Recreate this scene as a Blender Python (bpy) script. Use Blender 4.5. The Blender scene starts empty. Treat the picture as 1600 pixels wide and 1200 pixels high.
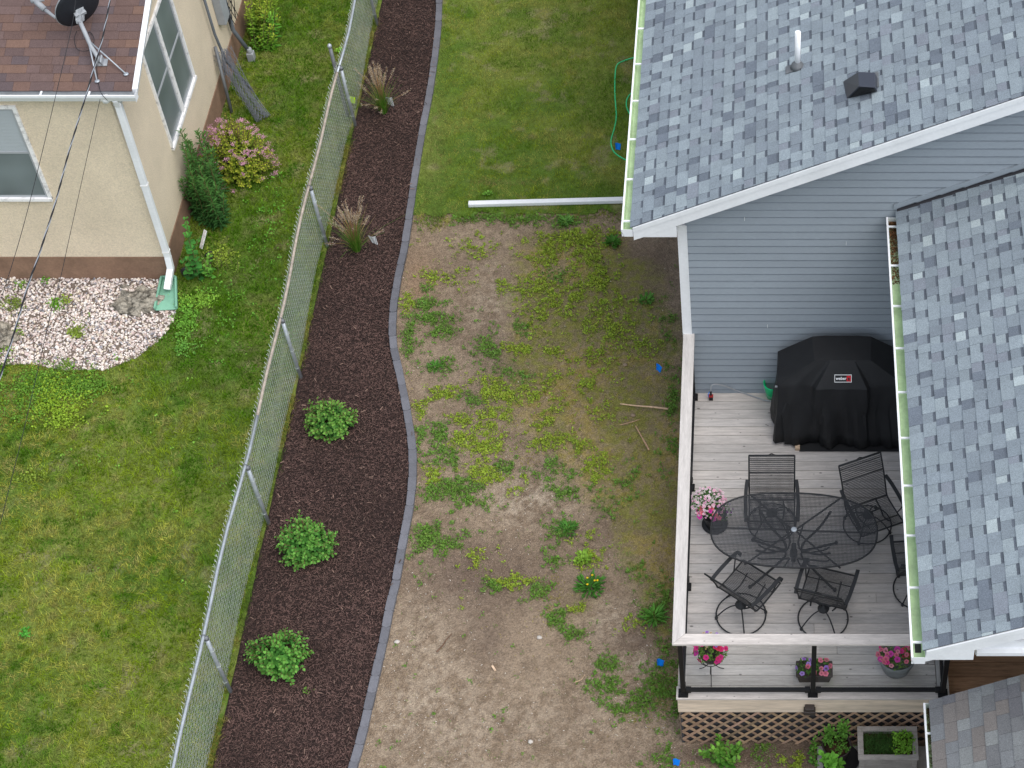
import bpy, math, random
import numpy as np
from mathutils import Vector, Matrix
random.seed(7); RNG = np.random.default_rng(11)
R = math.radians
sc = bpy.context.scene

# ------------------------------------------------------------------ camera, sky, sun, exposure
CAM_H, DEP, FPX, PPX, PPY = 19.2, R(49.3), 2900.0, 1207.0, 600.0
cam_d = bpy.data.cameras.new('camera'); cam = bpy.data.objects.new('camera', cam_d)
sc.collection.objects.link(cam); sc.camera = cam
cam.location = (0, 0, CAM_H); cam.rotation_euler = (R(90) - DEP, 0, 0)
cam_d.sensor_fit = 'HORIZONTAL'; cam_d.sensor_width = 36; cam_d.lens = 36 * FPX / 1600
cam_d.shift_x = (800 - PPX) / 1600; cam_d.shift_y = 0
cam_d.clip_start = .5; cam_d.clip_end = 600

SUN_EL, SUN_ROT = R(62), R(122)       # rotation measured clockwise from north
w = bpy.data.worlds.new('World'); sc.world = w; w.use_nodes = True
nt = w.node_tree; nt.nodes.clear()
sky = nt.nodes.new('ShaderNodeTexSky'); sky.sky_type = 'NISHITA'; sky.sun_disc = False
sky.sun_elevation = SUN_EL; sky.sun_rotation = SUN_ROT; sky.air_density = 1.0; sky.dust_density = 1.5; sky.ozone_density = 1.0
hs = nt.nodes.new('ShaderNodeHueSaturation'); hs.inputs['Saturation'].default_value = .45
bg = nt.nodes.new('ShaderNodeBackground'); bg.inputs[1].default_value = .15
wo = nt.nodes.new('ShaderNodeOutputWorld')
nt.links.new(sky.outputs[0], hs.inputs['Color']); nt.links.new(hs.outputs[0], bg.inputs[0]); nt.links.new(bg.outputs[0], wo.inputs[0])
sl = bpy.data.lights.new('sun', 'SUN'); sl.energy = 1.55; sl.angle = R(60); sl.color = (1, .965, .92)
so = bpy.data.objects.new('sun', sl); sc.collection.objects.link(so)
sd = Vector((math.sin(SUN_ROT) * math.cos(SUN_EL), math.cos(SUN_ROT) * math.cos(SUN_EL), math.sin(SUN_EL)))
so.rotation_euler = sd.to_track_quat('Z', 'Y').to_euler()
sc.view_settings.view_transform = 'Standard'; sc.view_settings.look = 'None'
sc.view_settings.exposure = 0.66; sc.view_settings.gamma = 1.0
sc.cycles.max_bounces = 6; sc.cycles.transparent_max_bounces = 12

# ------------------------------------------------------------------ helpers
cs, sn = math.cos(DEP), math.sin(DEP)
def ray(u, v):
    a = (u - PPX) / FPX; b = -(v - PPY) / FPX
    return Vector((a, cs + b * sn, -sn + b * cs))
def at(u, v, z=None, x=None, y=None):
    """where the thing seen at pixel (u, v) of the 1600x1200 survey photo stands, knowing one coordinate"""
    d = ray(u, v)
    t = (z - CAM_H) / d.z if z is not None else (y / d.y if y is not None else x / d.x)
    return Vector((d.x * t, d.y * t, CAM_H + d.z * t))
def atp(u, v, p, n):
    d = ray(u, v); o = Vector((0, 0, CAM_H)); t = (Vector(p) - o).dot(n) / d.dot(n); return o + d * t
def px_xy(X, Y, Z=0.0):
    zc = Y * cs - (Z - CAM_H) * sn; up = Y * sn + (Z - CAM_H) * cs
    return PPX + FPX * X / zc, PPY - FPX * up / zc

def link(o, parent=None):
    sc.collection.objects.link(o)
    if parent: o.parent = parent
    return o
def tag(o, label=None, cat=None, group=None, kind=None):
    if label: o['label'] = label
    if cat: o['category'] = cat
    if group: o['group'] = group
    if kind: o['kind'] = kind
    return o
def thing(name, label, cat, loc=(0, 0, 0), rz=0, group=None):
    o = bpy.data.objects.new(name, None); o.empty_display_size = .2; link(o)
    o.location = loc; o.rotation_euler = (0, 0, rz)
    return tag(o, label, cat, group)
def copy_tree(o, parent=None):
    c = o.copy(); link(c, parent)
    for ch in list(o.children): copy_tree(ch, c)
    return c

class MB:
    def __init__(s): s.v = []; s.f = []; s.c = []; s.sm = []
    def face(s, idx, col, smooth=False): s.f.append(tuple(idx)); s.c.append(col); s.sm.append(smooth)
    def poly(s, pts, col=(1, 1, 1)):
        b = len(s.v); s.v += [tuple(p) for p in pts]; s.face(range(b, b + len(pts)), col)
    def hexa(s, p, col=(1, 1, 1)):     # p: 4 bottom, 4 top, same winding
        b = len(s.v); s.v += [tuple(q) for q in p]
        for q in ((3, 2, 1, 0), (4, 5, 6, 7), (0, 1, 5, 4), (1, 2, 6, 5), (2, 3, 7, 6), (3, 0, 4, 7)): s.face([b + k for k in q], col)
    def box(s, x0, x1, y0, y1, z0, z1, col=(1, 1, 1)):
        s.hexa([(x0, y0, z0), (x1, y0, z0), (x1, y1, z0), (x0, y1, z0), (x0, y0, z1), (x1, y0, z1), (x1, y1, z1), (x0, y1, z1)], col)
    def obox(s, c, ax, ay, az, col=(1, 1, 1)):    # centre and three half-axes
        c, ax, ay, az = map(Vector, (c, ax, ay, az)); p = []
        if ax.cross(ay).dot(az) < 0: az = -az
        for k in (-1, 1):
            for i, j in ((-1, -1), (1, -1), (1, 1), (-1, 1)): p.append(c + ax * i + ay * j + az * k)
        s.hexa(p, col)
    def bar(s, a, b, w, h, up=(0, 0, 1), col=(1, 1, 1)):
        a, b = Vector(a), Vector(b); d = (b - a); L = d.length / 2; d.normalize(); up = Vector(up)
        sd_ = d.cross(up)
        if sd_.length < 1e-4: sd_ = d.cross(Vector((0, 1, 0)))
        sd_.normalize(); u = sd_.cross(d)
        s.obox((a + b) / 2, d * L, sd_ * w / 2, u * h / 2, col)
    def prism(s, outline, z0, z1, col=(1, 1, 1)):
        n = len(outline); b = len(s.v)
        s.v += [(x, y, z0) for x, y in outline] + [(x, y, z1) for x, y in outline]
        s.face([b + n + k for k in range(n)], col); s.face([b + n - 1 - k for k in range(n)], col)
        for k in range(n): s.face((b + k, b + (k + 1) % n, b + n + (k + 1) % n, b + n + k), col)
    def tube(s, pts, r, n=6, col=(1, 1, 1), closed=False, flat=None):
        pts = [Vector(p) for p in pts]; m = len(pts); rr = r if isinstance(r, (list, tuple)) else [r] * m
        b = len(s.v); prev = None
        for i, p in enumerate(pts):
            if closed: t = pts[(i + 1) % m] - pts[i - 1]
            else: t = pts[min(i + 1, m - 1)] - pts[max(i - 1, 0)]
            t.normalize()
            if prev is None:
                a = t.cross(Vector((0, 0, 1)))
                if a.length < .05: a = t.cross(Vector((1, 0, 0)))
            else: a = prev - t * prev.dot(t)
            a.normalize(); prev = a; c = t.cross(a)
            for k in range(n):
                th = 2 * math.pi * k / n
                q = p + (a * math.cos(th) + c * math.sin(th) * (flat or 1)) * rr[i]; s.v.append(tuple(q))
        for i in range(m if closed else m - 1):
            for k in range(n):
                i2 = (i + 1) % m
                s.face((b + i * n + k, b + i * n + (k + 1) % n, b + i2 * n + (k + 1) % n, b + i2 * n + k), col, True)
        if not closed:
            s.face([b + k for k in range(n)][::-1], col); s.face([b + (m - 1) * n + k for k in range(n)], col)
    def lathe(s, prof, c=(0, 0, 0), n=24, col=(1, 1, 1), squash=(1, 1)):
        b = len(s.v); cx, cy, cz = c
        for r, z in prof:
            for k in range(n):
                th = 2 * math.pi * k / n; s.v.append((cx + r * math.cos(th) * squash[0], cy + r * math.sin(th) * squash[1], cz + z))
        for i in range(len(prof) - 1):
            for k in range(n): s.face((b + i * n + k, b + i * n + (k + 1) % n, b + (i + 1) * n + (k + 1) % n, b + (i + 1) * n + k), col, True)
        if prof[0][0] > 1e-5: s.face([b + k for k in range(n)][::-1], col)
        if prof[-1][0] > 1e-5: s.face([b + (len(prof) - 1) * n + k for k in range(n)], col)
    def build(s, name, m, parent=None, bevel=0, loc=None):
        me = bpy.data.meshes.new(name); me.from_pydata(s.v, [], s.f); me.materials.append(m)
        a = me.attributes.new('Col', 'FLOAT_COLOR', 'FACE')
        arr = np.ones((len(s.f), 4), np.float32); arr[:, :3] = np.array([c[:3] for c in s.c], np.float32)
        a.data.foreach_set('color', arr.ravel())
        me.polygons.foreach_set('use_smooth', s.sm); me.update()
        o = bpy.data.objects.new(name, me); link(o, parent)
        if loc: o.location = loc
        if bevel:
            md = o.modifiers.new('bevel', 'BEVEL'); md.width = bevel; md.segments = 2; md.limit_method = 'ANGLE'
        return o

def np_mesh(name, V, F, C, m, parent=None, smooth=False):
    """V (n,3) F (m,k) C (n,3) point colours"""
    V = np.ascontiguousarray(V, np.float32); F = np.ascontiguousarray(F, np.int32); k = F.shape[1]
    me = bpy.data.meshes.new(name)
    me.vertices.add(len(V)); me.vertices.foreach_set('co', V.ravel())
    me.loops.add(F.size); me.loops.foreach_set('vertex_index', F.ravel())
    me.polygons.add(len(F)); me.polygons.foreach_set('loop_start', np.arange(0, F.size, k, dtype=np.int32))
    if smooth: me.polygons.foreach_set('use_smooth', np.ones(len(F), bool))
    me.update(calc_edges=True)
    a = me.attributes.new('Col', 'FLOAT_COLOR', 'POINT')
    arr = np.ones((len(V), 4), np.float32); arr[:, :3] = np.clip(C, 0, 1); a.data.foreach_set('color', arr.ravel())
    me.materials.append(m); o = bpy.data.objects.new(name, me); return link(o, parent)

def scatter(T, F, pos, X, Y, Z, S, C, tc=None):
    """copies template T (k,3) with axes X,Y,Z (n,3), scales S (n,3), colours C (n,3); tc (k,3) multiplies colour per template vertex"""
    n, k = len(pos), len(T)
    W = (X[:, None, :] * (T[None, :, 0:1] * S[:, None, 0:1]) + Y[:, None, :] * (T[None, :, 1:2] * S[:, None, 1:2]) + Z[:, None, :] * (T[None, :, 2:3] * S[:, None, 2:3]) + pos[:, None, :]).reshape(-1, 3)
    FF = (F[None] + (np.arange(n) * k)[:, None, None]).reshape(-1, F.shape[1])
    CC = np.repeat(C, k, 0)
    if tc is not None: CC = CC * np.tile(tc, (n, 1))
    return W, FF, CC
def merge(parts):
    V, F, C, o = [], [], [], 0
    for v, f, c in parts: V.append(v); F.append(f + o); C.append(c); o += len(v)
    return np.concatenate(V), np.concatenate(F), np.concatenate(C)
def nrm(a): return a / np.maximum(np.linalg.norm(a, axis=1, keepdims=True), 1e-9)
def frames(d, up):                      # leaf axis d -> Y, normal near up -> Z
    Y = nrm(d); X = nrm(np.cross(Y, up)); Z = np.cross(X, Y); return X, Y, Z
LEAF = np.array([(0, 0, 0), (-.32, .4, .05), (0, .45, -.03), (.32, .4, .05), (-.2, .78, .02), (.2, .78, .02), (0, 1, -.08)], float)
LEAF_F = np.array([(0, 2, 1), (0, 3, 2), (1, 2, 4), (2, 3, 5), (4, 2, 6), (2, 5, 6)])
BLADE = np.array([(-.5, 0, 0), (.5, 0, 0), (0, 1, 0)], float); BLADE_F = np.array([(0, 1, 2)])

_lat = RNG.random((8, 256, 256))
def vnoise(x, y, k=0):
    L = _lat[k % 8]; xi = np.floor(x).astype(int); yi = np.floor(y).astype(int); fx = x - xi; fy = y - yi
    fx = fx * fx * (3 - 2 * fx); fy = fy * fy * (3 - 2 * fy)
    a = L[xi % 256, yi % 256]; b = L[(xi + 1) % 256, yi % 256]; c = L[xi % 256, (yi + 1) % 256]; d = L[(xi + 1) % 256, (yi + 1) % 256]
    return (a * (1 - fx) + b * fx) * (1 - fy) + (c * (1 - fx) + d * fx) * fy
def fbm(x, y, f=1., o=4, k=0):
    s = 0; a = 1; t = 0
    for i in range(o): s = s + a * vnoise(x * f + 17.3 * i + 300, y * f + 9.1 * i + 300, k + i); t += a; a *= .55; f *= 2.03
    return s / t
def sstep(a, b, x): t = np.clip((x - a) / (b - a), 0, 1); return t * t * (3 - 2 * t)
def lerp(a, b, t): return a + (b - a) * t[..., None]
def catmull(pts, sub=6, closed=False):
    P = [Vector(p) for p in pts]; n = len(P); out = []
    for i in range(n if closed else n - 1):
        g = (lambda k: P[k % n]) if closed else (lambda k: P[max(0, min(n - 1, k))])
        p0, p1, p2, p3 = g(i - 1), g(i), g(i + 1), g(i + 2)
        for j in range(sub):
            t = j / sub
            out.append(.5 * ((2 * p1) + (p2 - p0) * t + (2 * p0 - 5 * p1 + 4 * p2 - p3) * t * t + (3 * p1 - p0 - 3 * p2 + p3) * t ** 3))
    if not closed: out.append(P[-1])
    return out
def inside(poly, x, y):
    r = np.zeros(np.shape(x), bool); n = len(poly); j = n - 1
    for i in range(n):
        xi, yi = poly[i]; xj, yj = poly[j]
        r ^= ((yi > y) != (yj > y)) & (x < (xj - xi) * (y - yi) / (yj - yi + 1e-12) + xi); j = i
    return r

# ------------------------------------------------------------------ materials
def mat(name, col=(.5, .5, .5), rough=.8, metal=0, spec=.3, attr=False, noise=None, bump=None, scale=(1, 1, 1), trans=0, knots=False):
    """noise=(scale, detail, dark, light): multiplies colour; bump=(scale, strength, distance)"""
    m = bpy.data.materials.new(name); m.use_nodes = True; t = m.node_tree; N = t.nodes; Lk = t.links
    p = N['Principled BSDF']; p.inputs['Roughness'].default_value = rough; p.inputs['Metallic'].default_value = metal
    p.inputs['Specular IOR Level'].default_value = spec
    tc = N.new('ShaderNodeTexCoord'); mp = N.new('ShaderNodeMapping'); mp.inputs['Scale'].default_value = scale
    Lk.new(tc.outputs['Object'], mp.inputs[0])
    rgb = N.new('ShaderNodeRGB'); rgb.outputs[0].default_value = (*col, 1); cur = rgb.outputs[0]
    if attr:
        a = N.new('ShaderNodeAttribute'); a.attribute_name = 'Col'
        mx = N.new('ShaderNodeMix'); mx.data_type = 'RGBA'; mx.blend_type = 'MULTIPLY'; mx.inputs[0].default_value = 1
        Lk.new(cur, mx.inputs[6]); Lk.new(a.outputs['Color'], mx.inputs[7]); cur = mx.outputs[2]
    for nz in (noise or []):
        ns = N.new('ShaderNodeTexNoise'); ns.inputs['Scale'].default_value = nz[0]; ns.inputs['Detail'].default_value = nz[1]; ns.inputs['Roughness'].default_value = .65
        Lk.new(mp.outputs[0], ns.inputs['Vector'])
        mr = N.new('ShaderNodeMapRange'); mr.inputs[1].default_value = nz[4] if len(nz) > 4 else .3; mr.inputs[2].default_value = nz[5] if len(nz) > 5 else .7
        mr.inputs[3].default_value = nz[2]; mr.inputs[4].default_value = nz[3]
        Lk.new(ns.outputs[0], mr.inputs[0])
        mx = N.new('ShaderNodeMix'); mx.data_type = 'RGBA'; mx.blend_type = 'MULTIPLY'; mx.inputs[0].default_value = 1
        Lk.new(cur, mx.inputs[6]); Lk.new(mr.outputs[0], mx.inputs[7]); cur = mx.outputs[2]
    if knots:
        m2 = N.new('ShaderNodeMapping'); m2.inputs['Scale'].default_value = (3.2, 6.5, 1); Lk.new(tc.outputs['Object'], m2.inputs[0])
        vo = N.new('ShaderNodeTexVoronoi'); vo.inputs['Scale'].default_value = 1.0; vo.inputs['Randomness'].default_value = 1; vo.voronoi_dimensions = '2D'; Lk.new(m2.outputs[0], vo.inputs['Vector'])
        sp_ = N.new('ShaderNodeSeparateColor'); Lk.new(vo.outputs['Color'], sp_.inputs[0])
        rd = N.new('ShaderNodeMapRange'); rd.inputs[1].default_value = .45; rd.inputs[2].default_value = 1; rd.inputs[3].default_value = .0; rd.inputs[4].default_value = .055; Lk.new(sp_.outputs[0], rd.inputs[0])
        sb_ = N.new('ShaderNodeMath'); sb_.operation = 'SUBTRACT'; Lk.new(vo.outputs['Distance'], sb_.inputs[0]); Lk.new(rd.outputs[0], sb_.inputs[1])
        kr = N.new('ShaderNodeMapRange'); kr.inputs[1].default_value = -.005; kr.inputs[2].default_value = .03; kr.inputs[3].default_value = .35; kr.inputs[4].default_value = 1; Lk.new(sb_.outputs[0], kr.inputs[0])
        mx = N.new('ShaderNodeMix'); mx.data_type = 'RGBA'; mx.blend_type = 'MULTIPLY'; mx.inputs[0].default_value = 1
        Lk.new(cur, mx.inputs[6]); Lk.new(kr.outputs[0], mx.inputs[7]); cur = mx.outputs[2]
    Lk.new(cur, p.inputs['Base Color'])
    if bump:
        ns = N.new('ShaderNodeTexNoise'); ns.inputs['Scale'].default_value = bump[0]; ns.inputs['Detail'].default_value = 5
        Lk.new(mp.outputs[0], ns.inputs['Vector'])
        b = N.new('ShaderNodeBump'); b.inputs['Strength'].default_value = bump[1]; b.inputs['Distance'].default_value = bump[2]
        Lk.new(ns.outputs[0], b.inputs['Height']); Lk.new(b.outputs[0], p.inputs['Normal'])
    if trans:
        tr = N.new('ShaderNodeBsdfTranslucent'); Lk.new(cur, tr.inputs[0]); ms = N.new('ShaderNodeMixShader'); ms.inputs[0].default_value = trans
        out = N['Material Output']; Lk.new(p.outputs[0], ms.inputs[1]); Lk.new(tr.outputs[0], ms.inputs[2]); Lk.new(ms.outputs[0], out.inputs[0])
    return m
def mesh_fabric(name, col, open_, s):
    """woven or expanded metal sheet: procedural holes on the real sheet"""
    m = bpy.data.materials.new(name); m.use_nodes = True; t = m.node_tree; N = t.nodes; Lk = t.links
    p = N['Principled BSDF']; p.inputs['Base Color'].default_value = (*col, 1); p.inputs['Roughness'].default_value = .5
    tc = N.new('ShaderNodeTexCoord'); w1 = N.new('ShaderNodeTexWave'); w2 = N.new('ShaderNodeTexWave')
    for w_, d in ((w1, 'X'), (w2, 'Y')):
        w_.bands_direction = 'X'; w_.inputs['Scale'].default_value = s; vm = N.new('ShaderNodeVectorMath'); vm.operation = 'DOT_PRODUCT'; vm.inputs[1].default_value = (1, 0, 0) if d == 'X' else (0, .75, .95); Lk.new(tc.outputs['Object'], vm.inputs[0]); cb = N.new('ShaderNodeCombineXYZ'); Lk.new(vm.outputs['Value'], cb.inputs[0]); Lk.new(cb.outputs[0], w_.inputs[0])
    mm = N.new('ShaderNodeMath'); mm.operation = 'MINIMUM'; Lk.new(w1.outputs[1], mm.inputs[0]); Lk.new(w2.outputs[1], mm.inputs[1])
    gt = N.new('ShaderNodeMath'); gt.operation = 'LESS_THAN'; gt.inputs[1].default_value = open_; Lk.new(mm.outputs[0], gt.inputs[0])
    tr = N.new('ShaderNodeBsdfTransparent'); ms = N.new('ShaderNodeMixShader')
    Lk.new(gt.outputs[0], ms.inputs[0]); Lk.new(tr.outputs[0], ms.inputs[1]); Lk.new(p.outputs[0], ms.inputs[2]); Lk.new(ms.outputs[0], N['Material Output'].inputs[0])
    return m
def clear_glass():
    m = bpy.data.materials.new('clear_glass'); m.use_nodes = True; t = m.node_tree; N = t.nodes; Lk = t.links; N.remove(N['Principled BSDF'])
    tr = N.new('ShaderNodeBsdfTransparent'); tr.inputs[0].default_value = (.955, .965, .965, 1)
    g = N.new('ShaderNodeBsdfGlossy'); g.inputs['Roughness'].default_value = .03; f = N.new('ShaderNodeFresnel'); f.inputs[0].default_value = 1.3
    ge = N.new('ShaderNodeNewGeometry'); iv = N.new('ShaderNodeMath'); iv.operation = 'SUBTRACT'; iv.inputs[0].default_value = 1; Lk.new(ge.outputs['Backfacing'], iv.inputs[1])
    mu = N.new('ShaderNodeMath'); mu.operation = 'MULTIPLY'; Lk.new(iv.outputs[0], mu.inputs[0]); Lk.new(f.outputs[0], mu.inputs[1])
    ms = N.new('ShaderNodeMixShader'); Lk.new(mu.outputs[0], ms.inputs[0]); Lk.new(tr.outputs[0], ms.inputs[1]); Lk.new(g.outputs[0], ms.inputs[2]); Lk.new(ms.outputs[0], N['Material Output'].inputs[0])
    return m

M = {}
M['grass'] = mat('grass', (1, 1, 1), .8, attr=True, trans=.3, spec=.06)
M['leaf'] = mat('leaf', (1, 1, 1), .6, attr=True, trans=.25, spec=.18)
M['petal'] = mat('petal', (1, 1, 1), .7, attr=True, trans=.25)
M['turf_soil'] = mat('turf_soil', (1, 1, 1), .95, attr=True, noise=[(9, 6, .7, 1.25), (70, 4, .6, 1.4)], bump=(60, .5, .02))
M['soil'] = mat('soil', (1, 1, 1), .95, attr=True, noise=[(14, 8, .85, 1.12), (45, 6, .62, 1.35), (130, 4, .7, 1.3)], bump=(55, 1, .03))
M['chip'] = mat('chip', (1, 1, 1), .85, attr=True)
M['mulch'] = mat('mulch', (.034, .020, .017), .9, noise=[(40, 6, .5, 1.4), (3, 3, .8, 1.15)], bump=(50, 1, .04))
M['pebble'] = mat('pebble', (1, 1, 1), .75, attr=True, noise=[(60, 3, .85, 1.12)])
M['gravel_base'] = mat('gravel_base', (.2, .16, .13), .95, noise=[(60, 5, .4, 1.5)], bump=(60, 1, .03))
M['sash'] = mat('sash', (.38, .40, .42), .6)
M['boulder'] = mat('boulder', (.27, .245, .20), .95, noise=[(9, 8, .25, 1.35, .36, .56), (40, 4, .7, 1.25)], bump=(14, 1, .06))
M['block'] = mat('block', (.150, .152, .168), .9, attr=True, noise=[(60, 5, .86, 1.12), (7, 4, .85, 1.1)], bump=(150, .3, .004))
M['concrete'] = mat('concrete', (.50, .49, .46), .9, noise=[(5, 6, .8, 1.12), (80, 4, .85, 1.1)], bump=(90, .3, .006))
M['stucco'] = mat('stucco', (.775, .66, .495), .92, noise=[(55, 5, .80, 1.12), (1.2, 5, .88, 1.05), (160, 2, .9, 1.08)], bump=(70, .8, .012))
M['foundation'] = mat('foundation', (.265, .165, .11), .9, noise=[(3, 6, .75, 1.15), (40, 4, .85, 1.1)], bump=(50, .4, .01))
M['white'] = mat('white_paint', (.84, .86, .88), .45, noise=[(2.5, 5, .89, 1.02), (22, 4, .95, 1.02)], spec=.4)
M['white_worn'] = mat('white_worn', (.80, .79, .78), .7, noise=[(9, 8, .6, 1.05, .34, .5)], bump=(30, .4, .004))
M['gutter_in'] = mat('gutter_lining', (.60, .76, .48), .6, noise=[(3, 5, .8, 1.08), (25, 4, .88, 1.05)])
M['gutter_in_grey'] = mat('gutter_lining_grey', (.52, .54, .55), .6, noise=[(4, 5, .8, 1.08)])
M['shingle'] = mat('shingle', (1, 1, 1), .95, attr=True, noise=[(150, 3, .68, 1.34), (6, 4, .93, 1.06), (70, 3, .86, 1.14)], bump=(260, .4, .004), spec=.15)
M['siding'] = mat('siding', (.275, .315, .352), .6, attr=True, noise=[(60, 4, .95, 1.05), (1.2, 5, .90, 1.05)], scale=(.3, 1, 1), spec=.35)
M['dark_flash'] = mat('flashing', (.03, .03, .035), .6)
M['deckwood'] = mat('deckwood', (.575, .535, .50), .85, attr=True, knots=True, noise=[(7, 6, .74, 1.10), (26, 6, .86, 1.08), (1.1, 3, .93, 1.04)], scale=(.5, 5, 5), bump=(20, .35, .004))
M['deckwood_y'] = mat('deckwood_lengthwise', (.56, .54, .515), .85, attr=True, noise=[(7, 6, .8, 1.08), (26, 6, .88, 1.06)], scale=(5, .5, 5), bump=(20, .3, .004))
M['fascia'] = mat('fascia_wood', (.78, .65, .51), .8, noise=[(2.6, 8, .72, 1.08, .35, .6), (14, 5, .88, 1.06)], scale=(.5, 6, 6), bump=(15, .3, .004))
M['lattice'] = mat('lattice_wood', (.40, .275, .185), .85, attr=True, noise=[(6, 6, .75, 1.15), (50, 4, .85, 1.1)])
M['cedar'] = mat('cedar', (.34, .19, .105), .8, attr=True, noise=[(6, 6, .6, 1.2), (22, 4, .8, 1.1)], scale=(.5, 5, 5), bump=(18, .3, .004))
M['planterwood'] = mat('planter_wood', (.36, .33, .30), .85, attr=True, noise=[(8, 6, .7, 1.15), (50, 4, .85, 1.1)], scale=(.8, 4, 4))
M['black'] = mat('black_metal', (.010, .010, .011), .5, spec=.3)
M['vent_slate'] = mat('vent_slate', (.035, .04, .055), .35, spec=.5)
M['iron'] = mat('wrought_iron', (.02, .021, .023), .55, spec=.4)
M['iron_mesh'] = mesh_fabric('iron_mesh', (.022, .023, .025), .28, 24.0)
M['table_mesh'] = mesh_fabric('table_mesh', (.030, .032, .036), .27, 21.0)
M['cover'] = mat('grill_cover', (.012, .0125, .014), .62, noise=[(5, 4, .85, 1.2)], bump=(220, .25, .003), spec=.35)
M['galv'] = mat('galvanised', (.46, .50, .54), .45, metal=.45, noise=[(8, 5, .75, 1.12), (60, 3, .9, 1.08)])
M['galv_dark'] = mat('galvanised_dark', (.17, .18, .19), .6, metal=.3, noise=[(10, 5, .7, 1.2)])
M['rail_tan'] = mat('rusted_rail', (.42, .36, .30), .8, noise=[(12, 6, .65, 1.15)])
M['wire_old'] = mat('old_wire', (.20, .215, .25), .6, metal=.2, noise=[(6, 4, .7, 1.2)])
M['wire'] = mat('fence_wire', (.60, .65, .60), .5, metal=.1, noise=[(3, 4, .8, 1.1)])
M['glass'] = mat('window_glass', (.15, .18, .19), .25, spec=.7, noise=[(.8, 2, .7, 1.4)])
M['blind'] = mat('window_blind', (.42, .46, .48), .5, noise=[(1, 2, .95, 1.03)])
M['clear'] = clear_glass()
M['grey_plastic'] = mat('grey_plastic', (.33, .35, .37), .55, noise=[(6, 4, .85, 1.08)])
M['pipe_grey'] = mat('pipe_grey', (.135, .15, .17), .6, noise=[(8, 4, .8, 1.12)])
M['green_plastic'] = mat('green_plastic', (.01, .60, .22), .45)
M['hose_green'] = mat('hose_green', (.05, .62, .24), .45)
M['splash'] = mat('splash_green', (.20, .42, .30), .7, noise=[(5, 5, .75, 1.12)])
M['red'] = mat('red_plastic', (.35, .02, .02), .5)
M['blue'] = mat('blue_flag', (.0, .22, .85), .6)
M['flag_white'] = mat('white_flag', (.85, .86, .87), .6)
M['flag_lime'] = mat('lime_flag', (.55, .9, .0), .6)
M['pot_black'] = mat('pot_black', (.02, .02, .021), .5)
M['pot_grey'] = mat('pot_grey', (.20, .21, .215), .55, noise=[(5, 4, .8, 1.15)])
M['pot_brown'] = mat('pot_brown', (.05, .04, .036), .55)
M['twig'] = mat('twig', (.30, .22, .16), .9, attr=True, noise=[(30, 4, .7, 1.2)])
M['cable'] = mat('cable_black', (.02, .02, .022), .6)
M['alu'] = mat('aluminium_strand', (.55, .56, .58), .35, metal=.8)
M['badge_white'] = mat('badge_white', (.85, .85, .85), .5)
M['badge_red'] = mat('badge_red', (.6, .01, .02), .5)

# ------------------------------------------------------------------ key dimensions
D = 1.05                                   # deck level
YF, YW = 10.955, 15.481                    # deck front, gable wall
XW = -1.11                                 # house corner
CX, CY = -8.60, 18.50                      # cream house walls (east face, south face)
FX = -6.51                                 # chain link fence

EDGE_PX = [(686, -70), (687, 0), (684, 60), (673, 143), (662, 200), (653, 255), (646, 300), (634, 383), (624, 430), (616, 480), (614, 520), (617, 552), (626, 590),
           (636, 642), (644, 692), (646, 735), (643, 780), (638, 810), (627, 870), (618, 920), (610, 950), (603, 990), (593, 1035), (582, 1083), (567, 1150), (553, 1200), (536, 1270), (520, 1340)]
EDGE = [at(u, v, z=.0) for u, v in EDGE_PX]
EDGE_S = catmull(EDGE, 8)
_ey = np.array([p.y for p in EDGE_S])[::-1]; _ex = np.array([p.x for p in EDGE_S])[::-1]
def edge_x(y): return np.interp(y, _ey, _ex)

# ------------------------------------------------------------------ ground sheets
def grid_sheet(name, x0, x1, y0, y1, step, z, colf, m, mask=None, hf=None):
    nx = int((x1 - x0) / step) + 1; ny = int((y1 - y0) / step) + 1
    xs = np.linspace(x0, x1, nx); ys = np.linspace(y0, y1, ny); X, Y = np.meshgrid(xs, ys)
    Z = np.full(X.shape, z) + (hf(X, Y) if hf else 0)
    V = np.stack([X, Y, Z], -1).reshape(-1, 3); C = colf(X, Y).reshape(-1, 3)
    i = np.arange(ny - 1)[:, None] * nx + np.arange(nx - 1)[None]
    F = np.stack([i, i + 1, i + nx + 1, i + nx], -1).reshape(-1, 4)
    if mask is not None:
        cxm = (X[:-1, :-1] + X[1:, 1:]) / 2; cym = (Y[:-1, :-1] + Y[1:, 1:]) / 2; F = F[mask(cxm, cym).reshape(-1)]
    o = np_mesh(name, V, F, C, m); return o

def turf_col(X, Y):
    a = fbm(X, Y, .9, 4, 1); b = fbm(X, Y, 3.5, 3, 2)
    c = lerp(np.array([.085, .145, .018]), np.array([.15, .19, .035]), sstep(.35, .65, a))
    return lerp(c, np.array([.24, .21, .11]), sstep(.62, .8, b) * .6)
g = MB(); g.box(-150, 150, -120, 180, -1.2, 0, (.10, .12, .04)); tag(g.build('ground', M['turf_soil']), kind='structure')
tag(grid_sheet('lawn', -16, -6.3, 8, 30, .06, .006, turf_col, M['turf_soil']), kind='structure')

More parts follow.
